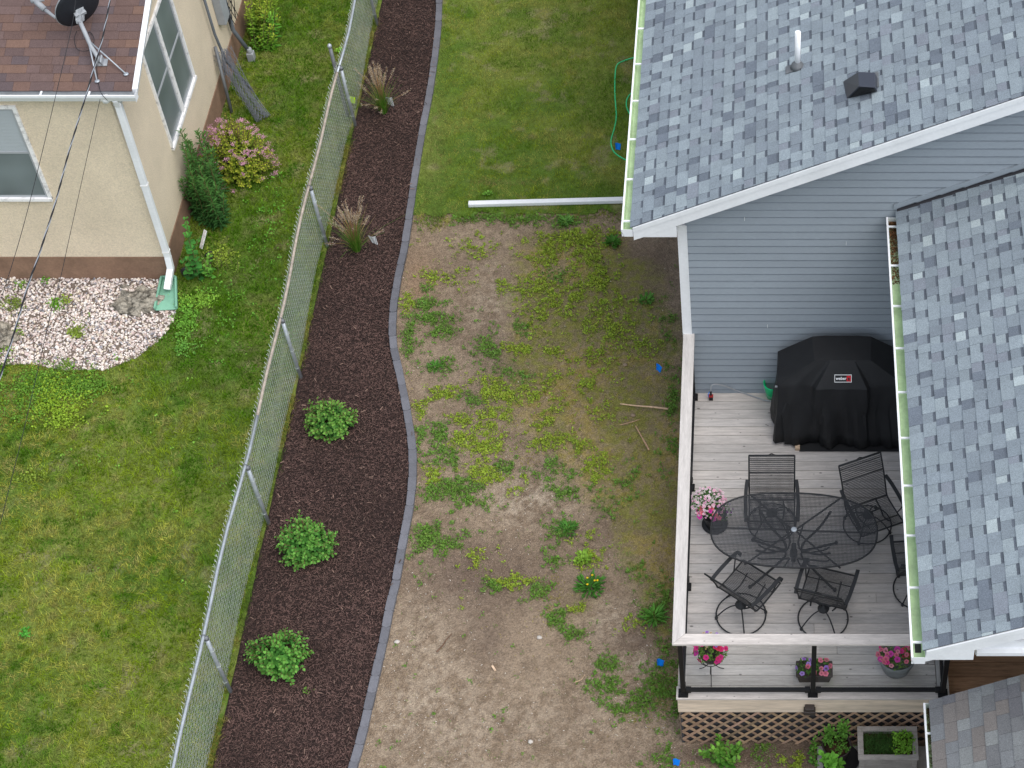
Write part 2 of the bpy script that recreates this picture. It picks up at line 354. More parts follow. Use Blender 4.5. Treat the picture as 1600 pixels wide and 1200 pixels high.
# bare soil patch with moss, dry sand and wood crumbs (real colour patches of the ground)
def blob(U, V, u, v, ru, rv, k=1.): return k * np.exp(-(((U - u) / ru) ** 2 + ((V - v) / rv) ** 2))
def soil_col(X, Y):
    U, V = px_xy(X, Y)
    n1 = fbm(X, Y, 1.6, 5, 3); n2 = fbm(X, Y, 5, 4, 4); n3 = fbm(X, Y, 16, 3, 5)
    base = lerp(np.array([.222, .163, .110]), np.array([.335, .255, .178]), sstep(.3, .7, n1 * .35 + n2 * .3 + n3 * .35))
    # dark moist soil
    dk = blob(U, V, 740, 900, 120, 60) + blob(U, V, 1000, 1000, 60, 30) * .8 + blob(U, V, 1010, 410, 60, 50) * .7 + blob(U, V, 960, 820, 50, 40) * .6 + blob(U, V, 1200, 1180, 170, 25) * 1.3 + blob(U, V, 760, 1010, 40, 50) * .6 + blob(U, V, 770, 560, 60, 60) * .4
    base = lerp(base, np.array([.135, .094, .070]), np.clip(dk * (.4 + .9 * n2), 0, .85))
    # pale sandy crumbs
    sd_ = blob(U, V, 820, 780, 60, 35) * 1.1 + blob(U, V, 660, 1050, 70, 120) * .55 + blob(U, V, 800, 1150, 260, 80) * .5 + blob(U, V, 790, 470, 60, 60) * .5 + blob(U, V, 950, 970, 50, 30) * .6 + blob(U, V, 990, 1035, 40, 18) * .9
    base = lerp(base, np.array([.44, .36, .27]), np.clip(sd_ * sstep(.35, .7, n3 * .6 + n2 * .4), 0, .8))
    og = blob(U, V, 655, 440, 30, 55)
    base = lerp(base, np.array([.28, .18, .11]), np.clip(og * (n2 + .2), 0, .8))
    ms = blob(U, V, 960, 640, 130, 150) * 1.15 + blob(U, V, 920, 450, 120, 90) * .6 + blob(U, V, 1020, 800, 55, 130) * 1. + blob(U, V, 900, 520, 120, 80) * .6 + blob(U, V, 1040, 930, 30, 120) * .8 + blob(U, V, 880, 400, 110, 50) * .5 + blob(U, V, 800, 620, 160, 60) * .3 + blob(U, V, 900, 950, 60, 50) * .5 + blob(U, V, 1040, 1090, 30, 40) * .7
    mm = sstep(.30, .75, ms * (.45 + 1.0 * n2) )
    moss = lerp(np.array([.200, .195, .045]), np.array([.290, .225, .075]), sstep(.4, .62, n1))
    base = lerp(base, moss, mm * (.35 + .6 * sstep(.35, .65, n3)))
    return base
tag(grid_sheet('soil', -6.2, 3.5, 8.2, 20.3, .022, .010, soil_col, M['soil'],
    mask=lambda X, Y: X > edge_x(Y) - .02, hf=lambda X, Y: (fbm(X, Y, 3, 4, 6) - .5) * .018 + (fbm(X, Y, 22, 2, 2) - .5) * .012), kind='structure')
tag(grid_sheet('back_lawn', -6.2, 3.5, 19.55, 31, .03, .026, turf_col, M['turf_soil'],
    mask=lambda X, Y: (X > edge_x(Y) - .02) & (Y > 19.80 + (fbm(X, Y, 2, 3, 1) - .5) * .5)), kind='structure')
tag(grid_sheet('mulch_bed', FX + .035, -3.5, 7.5, 31, .04, .022, lambda X, Y: np.ones(X.shape + (3,)), M['mulch'],
    mask=lambda X, Y: X < edge_x(Y) + .03, hf=lambda X, Y: (fbm(X, Y, 2.5, 4, 3) - .5) * .05 + (fbm(X, Y, 14, 2, 1) - .5) * .02), kind='structure')

# grass blades ------------------------------------------------------------
def blades(name, x0, x1, y0, y1, n, keep, colf, hgt=.05, wid=.006):
    X = RNG.uniform(x0, x1, n); Y = RNG.uniform(y0, y1, n); k = keep(X, Y); X, Y = X[k], Y[k]; n = len(X)
    th = RNG.uniform(0, 2 * np.pi, n) ; sw = fbm(X, Y, 2.6, 3, 5) * 6; th = th * .85 + sw
    lean = RNG.uniform(.35, 1.15, n)
    d = np.stack([np.cos(th) * np.sin(lean), np.sin(th) * np.sin(lean), np.cos(lean)], 1)
    hf = (.65 + .8 * fbm(X, Y, 2.8, 3, 6))
    S = np.stack([RNG.uniform(.7, 1.4, n) * wid, RNG.uniform(.6, 1.3, n) * hgt * hf, np.ones(n)], 1)
    Xa, Ya, Za = frames(d, nrm(RNG.normal(0, .5, (n, 3)) + np.array([0, 0, 1.])))
    pos = np.stack([X, Y, np.full(n, .012)], 1)
    C = colf(X, Y) * RNG.uniform(.55, 1.5, (n, 1)) * (.62 + .80 * fbm(X, Y, 16, 2, 3))[:, None]
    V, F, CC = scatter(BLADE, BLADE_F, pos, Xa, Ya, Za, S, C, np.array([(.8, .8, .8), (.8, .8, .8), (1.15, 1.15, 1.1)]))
    return np_mesh(name, V, F, CC, M['grass'])
GRAVEL_PX = [(-90, 432), (262, 435), (276, 470), (274, 500), (252, 530), (215, 560), (165, 579), (100, 580), (50, 570), (0, 572), (-90, 560)]
GRAVEL = [tuple(at(u, v, z=0)[:2]) for u, v in GRAVEL_PX]
def lawn_col(X, Y):
    U, V = px_xy(X, Y)
    a = fbm(X, Y, .8, 4, 1); b = fbm(X, Y, 2.6, 4, 2); c = fbm(X, Y, 7, 3, 4)
    dark = np.array([.070, .175, .006]); yel = np.array([.46, .43, .100]); mid = np.array([.225, .315, .020])
    col = lerp(dark, mid, sstep(.36, .54, b * .65 + c * .35)); col = lerp(col, yel, sstep(.46, .66, a * .45 + c * .55) * .75)
    col = lerp(col, dark * np.array([.85, 1.0, .7]), np.clip(blob(U, V, 380, 430, 95, 170) * 1.0 + blob(U, V, 470, 100, 70, 130) * .9 + blob(U, V, 330, 570, 130, 70) * .6 + blob(U, V, 330, 860, 40, 90) * .5, 0, .85))  # deep green of the shaded parts of the lawn, painted into the blades
    col = lerp(col, np.array([.30, .27, .14]), sstep(.62, .74, c) * .45)
    return lerp(col, np.array([.15, .33, .05]), sstep(.62, .72, fbm(X, Y, 5, 3, 7)) * .4)
def west_keep(X, Y):
    k = ~inside(GRAVEL, X, Y) & ~((X < CX + .02) & (Y > CY - .02))
    d = fbm(X, Y, 4.5, 3, 3); return k & (d > RNG.uniform(.0, .42, X.shape))
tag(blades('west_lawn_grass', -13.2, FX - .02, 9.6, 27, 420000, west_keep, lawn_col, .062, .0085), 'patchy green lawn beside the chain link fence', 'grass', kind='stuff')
def back_col(X, Y):
    U, V = px_xy(X, Y)
    a = fbm(X, Y, 1.1, 4, 5); b = fbm(X, Y, 4, 3, 2)
    col = lerp(np.array([.10, .205, .010]), np.array([.27, .33, .030]), sstep(.36, .58, a * .5 + b * .5)); col = lerp(col, np.array([.44, .38, .13]), sstep(.52, .7, b) * .6)
    col = lerp(col, np.array([.30, .29, .11]), np.clip(blob(U, V, 680, 230, 22, 130) * .8, 0, 1))
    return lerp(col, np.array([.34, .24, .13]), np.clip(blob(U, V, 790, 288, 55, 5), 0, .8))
def back_keep(X, Y):
    U, V = px_xy(X, Y)
    lim = 349 + (fbm(X, Y, 3, 4, 2) - .5) * 46 - 10 * sstep(740, 860, U) + RNG.normal(0, 6, X.shape)
    return (X > edge_x(Y) + .07) & (V < lim) & (fbm(X, Y, 4.5, 3, 3) > RNG.uniform(0, .42, X.shape)) & ~((X > XW - .02) & (Y > YW - .1)) & ~((V > 308) & (U > 920) & (RNG.random(X.shape) < .3))
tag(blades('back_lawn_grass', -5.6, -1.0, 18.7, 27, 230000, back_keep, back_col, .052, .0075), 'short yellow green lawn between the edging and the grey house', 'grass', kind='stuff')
def strip_keep(X, Y): return (X < FX + .06 + (fbm(X, Y, 3, 3, 1) - .5) * .16) & (fbm(X, Y, 2.5, 3, 2) > RNG.uniform(.3, .62, X.shape))
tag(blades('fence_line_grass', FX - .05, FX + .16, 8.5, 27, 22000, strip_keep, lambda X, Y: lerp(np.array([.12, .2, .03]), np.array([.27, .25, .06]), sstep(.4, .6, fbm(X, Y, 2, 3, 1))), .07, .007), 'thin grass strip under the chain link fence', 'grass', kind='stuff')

# sparse young grass on the soil, with weeds ---------------------------------
PATCH = [  # (u, v, ru, rv, strength, tint)  tint 0 = fresh green, 1 = lime, 2 = mossy
 (900,380,55,25,1.,1),(930,430,45,35,1.,1),(870,400,40,30,.8,1),(850,460,40,30,.7,1),(835,500,30,22,.8,1),(950,470,25,25,.7,1),(990,500,25,20,.3,1),
 (880,350,30,10,1.,0),(820,345,50,8,.8,0),(760,340,50,8,.7,0),(740,385,25,20,.4,1),(690,440,30,20,.6,1),(670,470,30,25,.8,0),(675,495,35,22,.8,0),(640,470,12,25,.7,1),(640,530,14,30,.9,0),
 (690,520,25,16,.8,0),(735,560,20,15,.3,0),(680,575,22,12,1.,0),(760,540,22,20,.5,0),(785,450,12,10,.6,1),(820,455,20,16,.6,1),(815,510,18,14,.9,0),(815,545,36,9,1.,1),(860,550,26,10,.8,1),(770,550,16,14,.9,0),
 (870,430,24,18,.7,0),(930,510,30,25,.6,1),(960,520,22,22,.7,1),(955,450,25,20,.9,1),(900,470,30,30,.6,1),(925,560,30,25,.4,1),(790,580,25,15,.6,0),(765,610,28,20,1.,1),(810,590,20,12,.8,0),(800,620,22,14,.9,1),
 (700,620,28,12,.9,1),(730,625,30,14,.8,0),(745,660,35,22,.9,1),(780,650,30,14,.9,1),(690,680,25,20,.8,0),(735,690,40,22,1.,1),(700,715,30,15,.9,0),(770,700,35,16,.8,1),(830,615,20,16,.8,1),(860,600,18,14,.7,1),
 (920,600,30,22,.6,1),(930,640,30,25,.5,1),(870,640,25,20,.6,1),(850,660,16,14,.9,1),(870,690,30,14,1.,1),(900,700,25,12,.9,1),(830,690,25,12,.7,1),(760,745,50,20,1.,1),(720,760,45,22,1.,0),(690,770,30,18,.9,0),(680,750,20,20,.8,1),
 (790,735,30,16,.9,0),(740,785,30,12,.8,0),(850,730,25,15,.6,0),(900,755,35,20,1.,0),(925,745,22,16,.9,1),(880,770,25,12,.9,0),(935,720,20,12,.6,1),(940,800,20,12,.5,0),(980,760,30,25,.4,0),
 (675,840,30,22,1.,0),(670,860,32,12,1.,0),(700,855,18,14,1.,0),(640,800,10,25,.6,0),(885,830,25,16,1.,0),(905,845,25,14,.9,1),(917,873,20,14,1.,1),(955,858,18,9,.9,1),(870,870,18,14,.8,0),(750,880,20,18,.9,1),(800,912,35,8,1.,1),
 (770,915,20,8,.8,0),(735,835,20,12,.4,0),(860,940,22,30,.8,2),(870,965,20,12,1.,0),(895,990,20,12,1.,0),(900,952,14,7,1.,1),(1000,885,25,18,.6,0),(1020,960,22,16,1.,0),(1035,930,16,30,.9,0),(1000,975,20,10,.5,1),(945,1040,25,14,1.,0),
 (945,1075,26,14,1.,0),(965,1105,24,14,1.,0),(1000,1095,30,20,.8,0),(1030,1075,28,30,1.,0),(1040,1040,20,30,.8,0),(1010,1120,30,14,.7,2),(1045,1160,16,20,.5,0),(1030,1185,20,14,.9,0),(1050,700,14,40,.6,0),(1052,620,10,80,.7,0),
 (1010,540,30,20,.4,1),(985,800,30,60,.35,2),(1020,760,30,70,.5,2),(970,680,60,50,.45,2),(960,590,80,40,.45,2),(1035,860,20,60,.7,2),(900,620,80,60,.35,2),(850,640,120,60,.25,2),(1040,500,14,40,.4,0),(1055,1100,8,60,.8,0),
 (1130,1190,60,25,.5,0),(1190,1168,18,10,.7,0),(1240,1190,20,14,.9,1),(1268,1170,12,20,1.,0),(1060,1130,8,40,.7,0),(845,925,22,14,.8,0),(820,720,30,12,.6,2),(660,640,12,18,.8,1),(655,690,10,30,.8,0),(665,900,14,14,.25,0)]
pU = np.array([p[0] for p in PATCH], float); pV = np.array([p[1] for p in PATCH], float); pa = np.array([(p[2], p[3], p[4], p[5]) for p in PATCH], float)
def patch_density(X, Y):
    U, V = px_xy(X, Y); dens = np.zeros(X.shape); lime = np.zeros(X.shape); moss = np.zeros(X.shape)
    for i in range(len(PATCH)):
        b = pa[i, 2] * np.exp(-(((U - pU[i]) / pa[i, 0]) ** 2 + ((V - pV[i]) / pa[i, 1]) ** 2))
        if pa[i, 3] == 2: moss = np.maximum(moss, b)
        else:
            dens = np.maximum(dens, b); lime = np.where(b >= dens - 1e-9, pa[i, 3], lime)
    return dens, lime, moss, U, V
n = 300000; X = RNG.uniform(-5.3, 2.6, n); Y = RNG.uniform(10.2, 19.8, n)
ok = (X > edge_x(Y) + .06); X, Y = X[ok], Y[ok]
dens, lime, moss, U, V = patch_density(X, Y)
nz = fbm(X, Y, 6.5, 3, 2)
def soil_place_ok(X, Y): return ~((X > -1.07) & (X < 3) & (Y > YF - .02)) 
ok2 = soil_place_ok(X, Y)
bare = blob(U, V, 1010, 415, 50, 45)
pr_w = np.clip(dens * 1.25 * sstep(.36, .60, nz + .10 * (dens > .5)), 0, 1) * .34 + .0022
wk = (RNG.random(len(X)) < pr_w * (1 - np.clip(bare * 1.5, 0, 1))) & ok2
wx, wy, wl = X[wk], Y[wk], lime[wk]; nw = len(wx)
LN = 9
px_ = np.repeat(wx, LN); py_ = np.repeat(wy, LN); li = np.repeat(wl, LN); szs = np.repeat(RNG.uniform(.35, 1.35, nw) ** 1.1, LN)
th = RNG.uniform(0, 2 * np.pi, nw * LN); ln = RNG.uniform(.5, 1.45, nw * LN)
dd = np.stack([np.cos(th) * np.sin(ln), np.sin(th) * np.sin(ln), np.cos(ln)], 1)
Xa, Ya, Za = frames(dd, nrm(np.array([0, 0, 1.]) + RNG.normal(0, .35, (nw * LN, 3))))
L_ = RNG.uniform(.013, .031, nw * LN) * szs
C = np.where(li[:, None] > .5, np.array([[.30, .40, .045]]), np.array([[.15, .28, .045]])) * RNG.uniform(.65, 1.25, (nw * LN, 1)) * (1 + RNG.normal(0, .06, (nw * LN, 3)))
ps = np.stack([px_ + RNG.normal(0, .016, nw * LN), py_ + RNG.normal(0, .016, nw * LN), np.full(nw * LN, .018) + RNG.uniform(0, .02, nw * LN) * szs], 1)
Vv, Ff, Cc = scatter(LEAF, LEAF_F, ps, Xa, Ya, Za, np.stack([L_ * 1.1, L_, L_], 1), C)
tag(np_mesh('ground_weeds', Vv, Ff, Cc, M['leaf']), 'lime and green weed seedlings sprouting in the bare soil', 'weeds', kind='stuff')
pr_g = np.clip(dens * 1.0, 0, 1) * .62 * sstep(.34, .58, nz) * (.35 + .65 * (lime < .5)) + np.clip(moss, 0, 1) * 1.3 * sstep(.42, .6, fbm(X, Y, 13, 2, 6)) + .010 + .12 * dens
gk = (RNG.random(len(X)) < pr_g * (1 - np.clip(bare * 1.6, 0, 1))) & ok2
gx, gy, gm = X[gk], Y[gk], (moss[gk] > dens[gk] * .6)
def soilgrass(X, Y, gm):
    n = len(X); th = RNG.uniform(0, 2 * np.pi, n); lean = RNG.uniform(.4, 1.35, n)
    d = np.stack([np.cos(th) * np.sin(lean), np.sin(th) * np.sin(lean), np.cos(lean)], 1)
    Xa, Ya, Za = frames(d, nrm(RNG.normal(0, .5, (n, 3)) + np.array([0, 0, 1.])))
    S = np.stack([RNG.uniform(.7, 1.4, n) * .006, RNG.uniform(.6, 1.5, n) * np.where(gm, .026, .042), np.ones(n)], 1)
    C = np.where(gm[:, None], np.array([[.36, .32, .06]]), np.array([[.13, .225, .045]])) * RNG.uniform(.6, 1.35, (n, 1))
    return scatter(BLADE, BLADE_F, np.stack([X, Y, np.full(n, .012)], 1), Xa, Ya, Za, S, C)
tag(np_mesh('young_grass', *soilgrass(gx, gy, gm), M['grass']), 'thin new grass and moss coming up in the bare soil', 'grass', kind='stuff')

# chips: mulch, wood crumbs on soil -----------------------------------------
CHIP = np.array([(-.5, -.5, 0), (.5, -.45, .0), (.5, .45, .12), (-.4, .5, .1)], float); CHIP_F = np.array([(0, 1, 2, 3)])
def chips(name, X, Y, z, Lr, Wr, C, tilt, m=None):
    n = len(X); th = RNG.uniform(0, 2 * np.pi, n)
    up = nrm(RNG.normal(0, tilt, (n, 3)) + np.array([0, 0, 1.])); d = np.stack([np.cos(th), np.sin(th), RNG.normal(0, tilt * .5, n)], 1)
    Xa, Ya, Za = frames(d, up)
    L = RNG.uniform(*Lr, n); W = RNG.uniform(*Wr, n)
    V, F, CC = scatter(CHIP, CHIP_F, np.stack([X, Y, z], 1), Xa, Ya, Za, np.stack([W, L, W], 1), C)
    return np_mesh(name, V, F, CC, m or M['chip'])
n = 170000; X = RNG.uniform(FX + .06, -3.8, n); Y = RNG.uniform(9.0, 26.5, n); k = (X < edge_x(Y) - .055) & (X > FX + .05 + (fbm(X, Y, 3, 3, 4) - .5) * .10); X, Y = X[k], Y[k]
zz = .028 + (fbm(X, Y, 2.5, 4, 3) - .5) * .05 + (fbm(X, Y, 14, 2, 1) - .5) * .02 + RNG.uniform(0, .022, len(X))
base = np.array([.072, .042, .035]) * (RNG.uniform(.3, 2.2, (len(X), 1))); base *= (.55 + .9 * fbm(X, Y, 1.4, 4, 6))[:, None]; odd = RNG.random(len(X)) < .05
base[odd] = np.array([.19, .125, .10]) * RNG.uniform(.5, 1.1, (odd.sum(), 1))
tag(chips('bark_mulch', X, Y, zz, (.014, .05), (.003, .008), base, .33), 'dark brown shredded bark mulch filling the bed', 'mulch', kind='stuff')
nb = 700; X = RNG.uniform(FX + .06, -3.8, nb); Y = RNG.uniform(9.0, 26.5, nb); k = (X < edge_x(Y) + .02); X, Y = X[k], Y[k]
tag(chips('loose_bark', X, Y, np.where(X > edge_x(Y) - .06, .076, .062) + RNG.uniform(0, .01, len(X)), (.03, .075), (.006, .014), np.array([.17, .11, .085]) * RNG.uniform(.3, 1.5, (len(X), 1)), .25), 'larger pale bark pieces lying on the mulch and the edging', 'bark', kind='stuff')
n = 70000; X = RNG.uniform(-5.6, 2.6, n); Y = RNG.uniform(10.1, 19.5, n); U, V = px_xy(X, Y)
dn = .05 + blob(U, V, 650, 1050, 90, 130) * .9 + blob(U, V, 800, 1150, 260, 90) * .8 + blob(U, V, 830, 780, 60, 40) * .9 + blob(U, V, 800, 850, 100, 60) * .3 + blob(U, V, 1000, 1090, 60, 60) * .5 + blob(U, V, 1180, 1180, 90, 20) * .8
k = (X > edge_x(Y) + .06) & soil_place_ok(X, Y) & (RNG.random(n) < dn * (.3 + fbm(X, Y, 4, 3, 1))); X, Y = X[k], Y[k]
cc = np.array([.34, .265, .20]) * RNG.uniform(.4, 1.35, (len(X), 1)); od = RNG.random(len(X)) < .06; cc[od] = np.array([.68, .62, .54]) * RNG.uniform(.7, 1.1, (od.sum(), 1))
tag(chips('wood_crumbs', X, Y, .021 + RNG.uniform(0, .008, len(X)), (.008, .028), (.003, .008), cc, .2), 'pale wood crumbs scattered over the bare soil', 'wood chips', kind='stuff')

# gravel ---------------------------------------------------------------------
g = MB(); g.poly([(x, y, .014) for x, y in GRAVEL][::-1]); o = g.build('gravel_bed', M['gravel_base']); tag(o, kind='structure')
ico = [(0, 0, 1), (.894, 0, .447), (.276, .851, .447), (-.724, .526, .447), (-.724, -.526, .447), (.276, -.851, .447), (.724, .526, -.447), (-.276, .851, -.447), (-.894, 0, -.447), (-.276, -.851, -.447), (.724, -.526, -.447), (0, 0, -1)]
icf = [(0, 1, 2), (0, 2, 3), (0, 3, 4), (0, 4, 5), (0, 5, 1), (1, 6, 2), (2, 7, 3), (3, 8, 4), (4, 9, 5), (5, 10, 1), (6, 7, 2), (7, 8, 3), (8, 9, 4), (9, 10, 5), (10, 6, 1), (11, 7, 6), (11, 8, 7), (11, 9, 8), (11, 10, 9), (11, 6, 10)]
def subdiv(V, F):
    V = [np.array(v) / np.linalg.norm(v) for v in V]; c = {}; G = []
    def mid(a, b):
        k = (min(a, b), max(a, b))
        if k not in c: m_ = V[a] + V[b]; V.append(m_ / np.linalg.norm(m_)); c[k] = len(V) - 1
        return c[k]
    for a, b, d in F: x, y, z = mid(a, b), mid(b, d), mid(d, a); G += [(a, x, z), (b, y, x), (d, z, y), (x, y, z)]
    return V, G
sV, sF = subdiv(ico, icf); PEB = np.array(sV); PEBF = np.array(sF)
n = 15000; X = RNG.uniform(-12.2, -8.0, n); Y = RNG.uniform(16.3, 18.5, n); k = inside(GRAVEL, X, Y); X, Y = X[k], Y[k]; n = len(X)
Xa, Ya, Za = frames(RNG.normal(0, 1, (n, 3)), nrm(RNG.normal(0, .4, (n, 3)) + np.array([0, 0, 1.])))
r = RNG.uniform(.008, .019, n) * np.where(RNG.random(n) < .1, 1.4, 1)
pal = np.array([(.74, .66, .60), (.80, .72, .66), (.60, .52, .48), (.52, .40, .34), (.30, .29, .31), (.68, .60, .48), (.82, .79, .75), (.44, .36, .33), (.62, .50, .47)])
C = pal[RNG.choice(len(pal), n, p=[.2, .17, .13, .09, .09, .08, .1, .06, .08])] * RNG.uniform(.8, 1.08, (n, 1))
Vv, Ff, Cc = scatter(PEB, PEBF, np.stack([X, Y, RNG.uniform(.008, .035, n)], 1), Xa, Ya, Za, np.stack([r, r * RNG.uniform(.9, 1.5, n), r * RNG.uniform(.6, .9, n)], 1), C)
tag(np_mesh('gravel', Vv, Ff, Cc, M['pebble'], smooth=True), 'pink and white river pebbles along the cream house wall', 'gravel', kind='stuff')

# clover and weeds at lawn/gravel
def leafcloud(pts, C, Lr, aspect=1.0, per=6, spread=.02, hz=.03, lr=(.4, 1.4)):
    P = np.repeat(pts, per, 0); n = len(P); th = RNG.uniform(0, 2 * np.pi, n); ln = RNG.uniform(*lr, n)
    d = np.stack([np.cos(th) * np.sin(ln), np.sin(th) * np.sin(ln), np.cos(ln)], 1)
    Xa, Ya, Za = frames(d, nrm(np.array([0, 0, 1.]) + RNG.normal(0, .35, (n, 3))))
    L = RNG.uniform(*Lr, n); CC = np.repeat(C, per, 0) * RNG.uniform(.65, 1.3, (n, 1))
    P = P + RNG.normal(0, spread, (n, 3)) * np.array([1, 1, 0]) + np.stack([np.zeros(n), np.zeros(n), RNG.uniform(0, hz, n)], 1)
    return scatter(LEAF, LEAF_F, P, Xa, Ya, Za, np.stack([L * aspect, L, L], 1), CC)
pts, cl = [], []
for (u, v, ru, rv, cnt, c) in [(70, 600, 80, 28, 420, (.14, .29, .035)), (90, 620, 50, 35, 260, (.30, .46, .04)), (140, 605, 30, 16, 120, (.14, .29, .035)), (30, 640, 35, 30, 120, (.14, .29, .035)), (100, 660, 30, 12, 50, (.28, .42, .04)),
      (290, 540, 25, 20, 40, (.16, .38, .06)), (340, 480, 50, 60, 60, (.14, .34, .04)), (120, 520, 9, 7, 40, (.26, .36, .05)), (20, 475, 18, 10, 40, (.2, .27, .05)), (88, 478, 7, 8, 24, (.16, .36, .03)), (105, 470, 6, 6, 14, (.28, .36, .06)), (72, 434, 5, 5, 16, (.14, .34, .03)),
      (34, 446, 5, 5, 10, (.2, .36, .05)), (5, 545, 12, 14, 30, (.2, .34, .05)), (105, 570, 8, 5, 12, (.2, .3, .05)), (240, 432, 4, 3, 8, (.2, .3, .05)), (30, 520, 8, 8, 10, (.2, .3, .06)), (290, 500, 15, 25, 110, (.18, .40, .05)), (310, 470, 30, 12, 90, (.24, .44, .05)),
      (350, 400, 18, 14, 50, (.30, .40, .05)), (430, 350, 30, 120, 60, (.14, .36, .04)), (530, 80, 3, 3, 10, (.3, .6, .06)), (395, 60, 30, 50, 20, (.2, .4, .05)), (45, 745, 20, 10, 25, (.26, .36, .05)), (200, 700, 180, 200, 30, (.2, .4, .05)), (40, 990, 6, 5, 12, (.12, .45, .06)), (480, 1080, 2, 2, 3, (.1, .2, .03))]:
    for _ in range(cnt):
        pts.append(at(RNG.normal(u, ru * .55), RNG.normal(v, rv * .55), z=.03)); cl.append(c)
P = np.array(pts); cl = np.array(cl); k = ~((P[:, 0] < CX + .03) & (P[:, 1] > CY - .03))
tag(np_mesh('clover_patches', *leafcloud(P[k], cl[k], (.018, .036), 1.3, 6, .03, .03), M['leaf']), 'bright clover and weeds below the gravel bed', 'ground cover', kind='stuff')

# ------------------------------------------------------------------ edging blocks
seg = EDGE_S; acc = 0; pts = [seg[0]]
for a, b in zip(seg[:-1], seg[1:]):
    L = (b - a).length; d = .232
    while acc + L >= d:
        t = (d - acc) / L; a = a.lerp(b, t); pts.append(a.copy()); L = (b - a).length; acc = 0
    acc += L
for i in range(len(pts) - 1):
    a, b = pts[i], pts[i + 1]; L = (b - a).length; g = MB(); hw = .052 + random.uniform(-.002, .002)
    out = [(-L / 2 + .007, -hw)] + [(L / 2 - .0155 + .028 * math.cos(t_) , hw * math.sin(t_)) for t_ in [k_ * math.pi / 8 - math.pi / 2 for k_ in range(9)]] + [(-L / 2 + .007, hw)]
    k = random.uniform(.84, 1.16); g.prism(out, -.05, .058 + .012 * random.random() + (i % 2) * .004, (k, k, k * 1.01))
    o = g.build('edging_block', M['block'], bevel=.006); o.location = (a + b) / 2 + Vector((0, 0, 0)); o.rotation_euler = (0, 0, math.atan2(b.y - a.y, b.x - a.x) + random.uniform(-.02, .02))
    tag(o, 'grey concrete edging block in the curved row between the mulch bed and the yard', 'edging block', 'edging blocks along the mulch bed')

# ------------------------------------------------------------------ chain link fence
FH = 1.20
fence = thing('chain_link_fence', 'galvanised chain link fence running between the cream house lawn and the mulch bed', 'fence', (FX, 0, 0))
FY0, FY1 = 8.6, 27.0
def fx(y): return .02 * math.sin(y * .9) + .012 * math.sin(y * 2.3)
g = MB(); per = .037; nW = int((FY1 - FY0) / per); nS = 33; dz = (FH + .01) / nS
for i in range(nW + 1):
    y0 = FY0 + i * per; s = 1 if i % 2 else -1; P = []
    for k in range(nS + 1):
        yy = y0 + per / 2 * (1 if (k + (i % 2)) % 2 else -1); P.append((fx(yy) - .028 + .0035 * (1 if k % 2 else -1), yy, .015 + k * dz))
    hy = y0 + random.uniform(-.01, .01); P.append((fx(hy) - .03 + random.uniform(-.02, .01), P[-1][1] * .4 + hy * .6, FH + .068 + random.uniform(-.014, .014)))
    g.tube(P, .0030, 3)
g.build('chain_link_mesh', M['wire'], fence)
def rail(y0, y1, m):
    g = MB(); ys = np.linspace(y0, y1, 12); g.tube([(fx(y), y, FH + .004 * math.sin(y * 3)) for y in ys], .019, 10); return g.build('top_rail', m, fence)
rail(FY0, 14.95, M['galv']); rail(14.95, 19.3, M['rail_tan']); rail(19.3, 21.62, M['rail_tan']); rail(21.62, FY1, M['galv'])
for y in (9.2, 11.66, 14.14, 16.60, 19.14, 21.75, 24.25, 26.7):
    g = MB(); g.tube([(.045 + fx(y) + .01, y, -.1), (.03 + fx(y), y, FH * .5), (.026 + fx(y), y, FH - .03)], .0255, 10)
    po = g.build('fence_post', M['galv'], fence)
    g = MB(); g.lathe([(.031, 0), (.031, .03), (.022, .05), (0, .055)], (.026 + fx(y), y, FH - .045), 12)
    g.tube([(fx(y) + .03 * math.cos(t), y + .012, FH + .03 * math.sin(t)) for t in np.linspace(0, 6.28, 13)], .005, 5)
    g.build('post_cap', M['galv_dark'], po)
    for zt in (.25, .6, .93):
        g = MB(); g.tube([(.037 + fx(y) + .029 * math.cos(t), y + .029 * math.sin(t), zt) for t in np.linspace(0, 6.28, 12)], .003, 4); g.build('wire_tie', M['wire'], po)
g = MB(); t0 = at(515, 72, y=22.0); b0 = Vector((-.10, 22.0, 0)); g.tube([(-.10, 22.0, -.1), (t0.x - FX, 22.0, t0.z)], .028, 10)
op = g.build('fence_post', M['galv_dark'], fence); g = MB(); g.lathe([(.034, -.02), (.034, .01), (.02, .035), (0, .04)], (t0.x - FX, 22.0, t0.z), 12); g.build('post_cap', M['galv'], op)
op['label'] = 'taller dark post with a domed cap behind the fence'

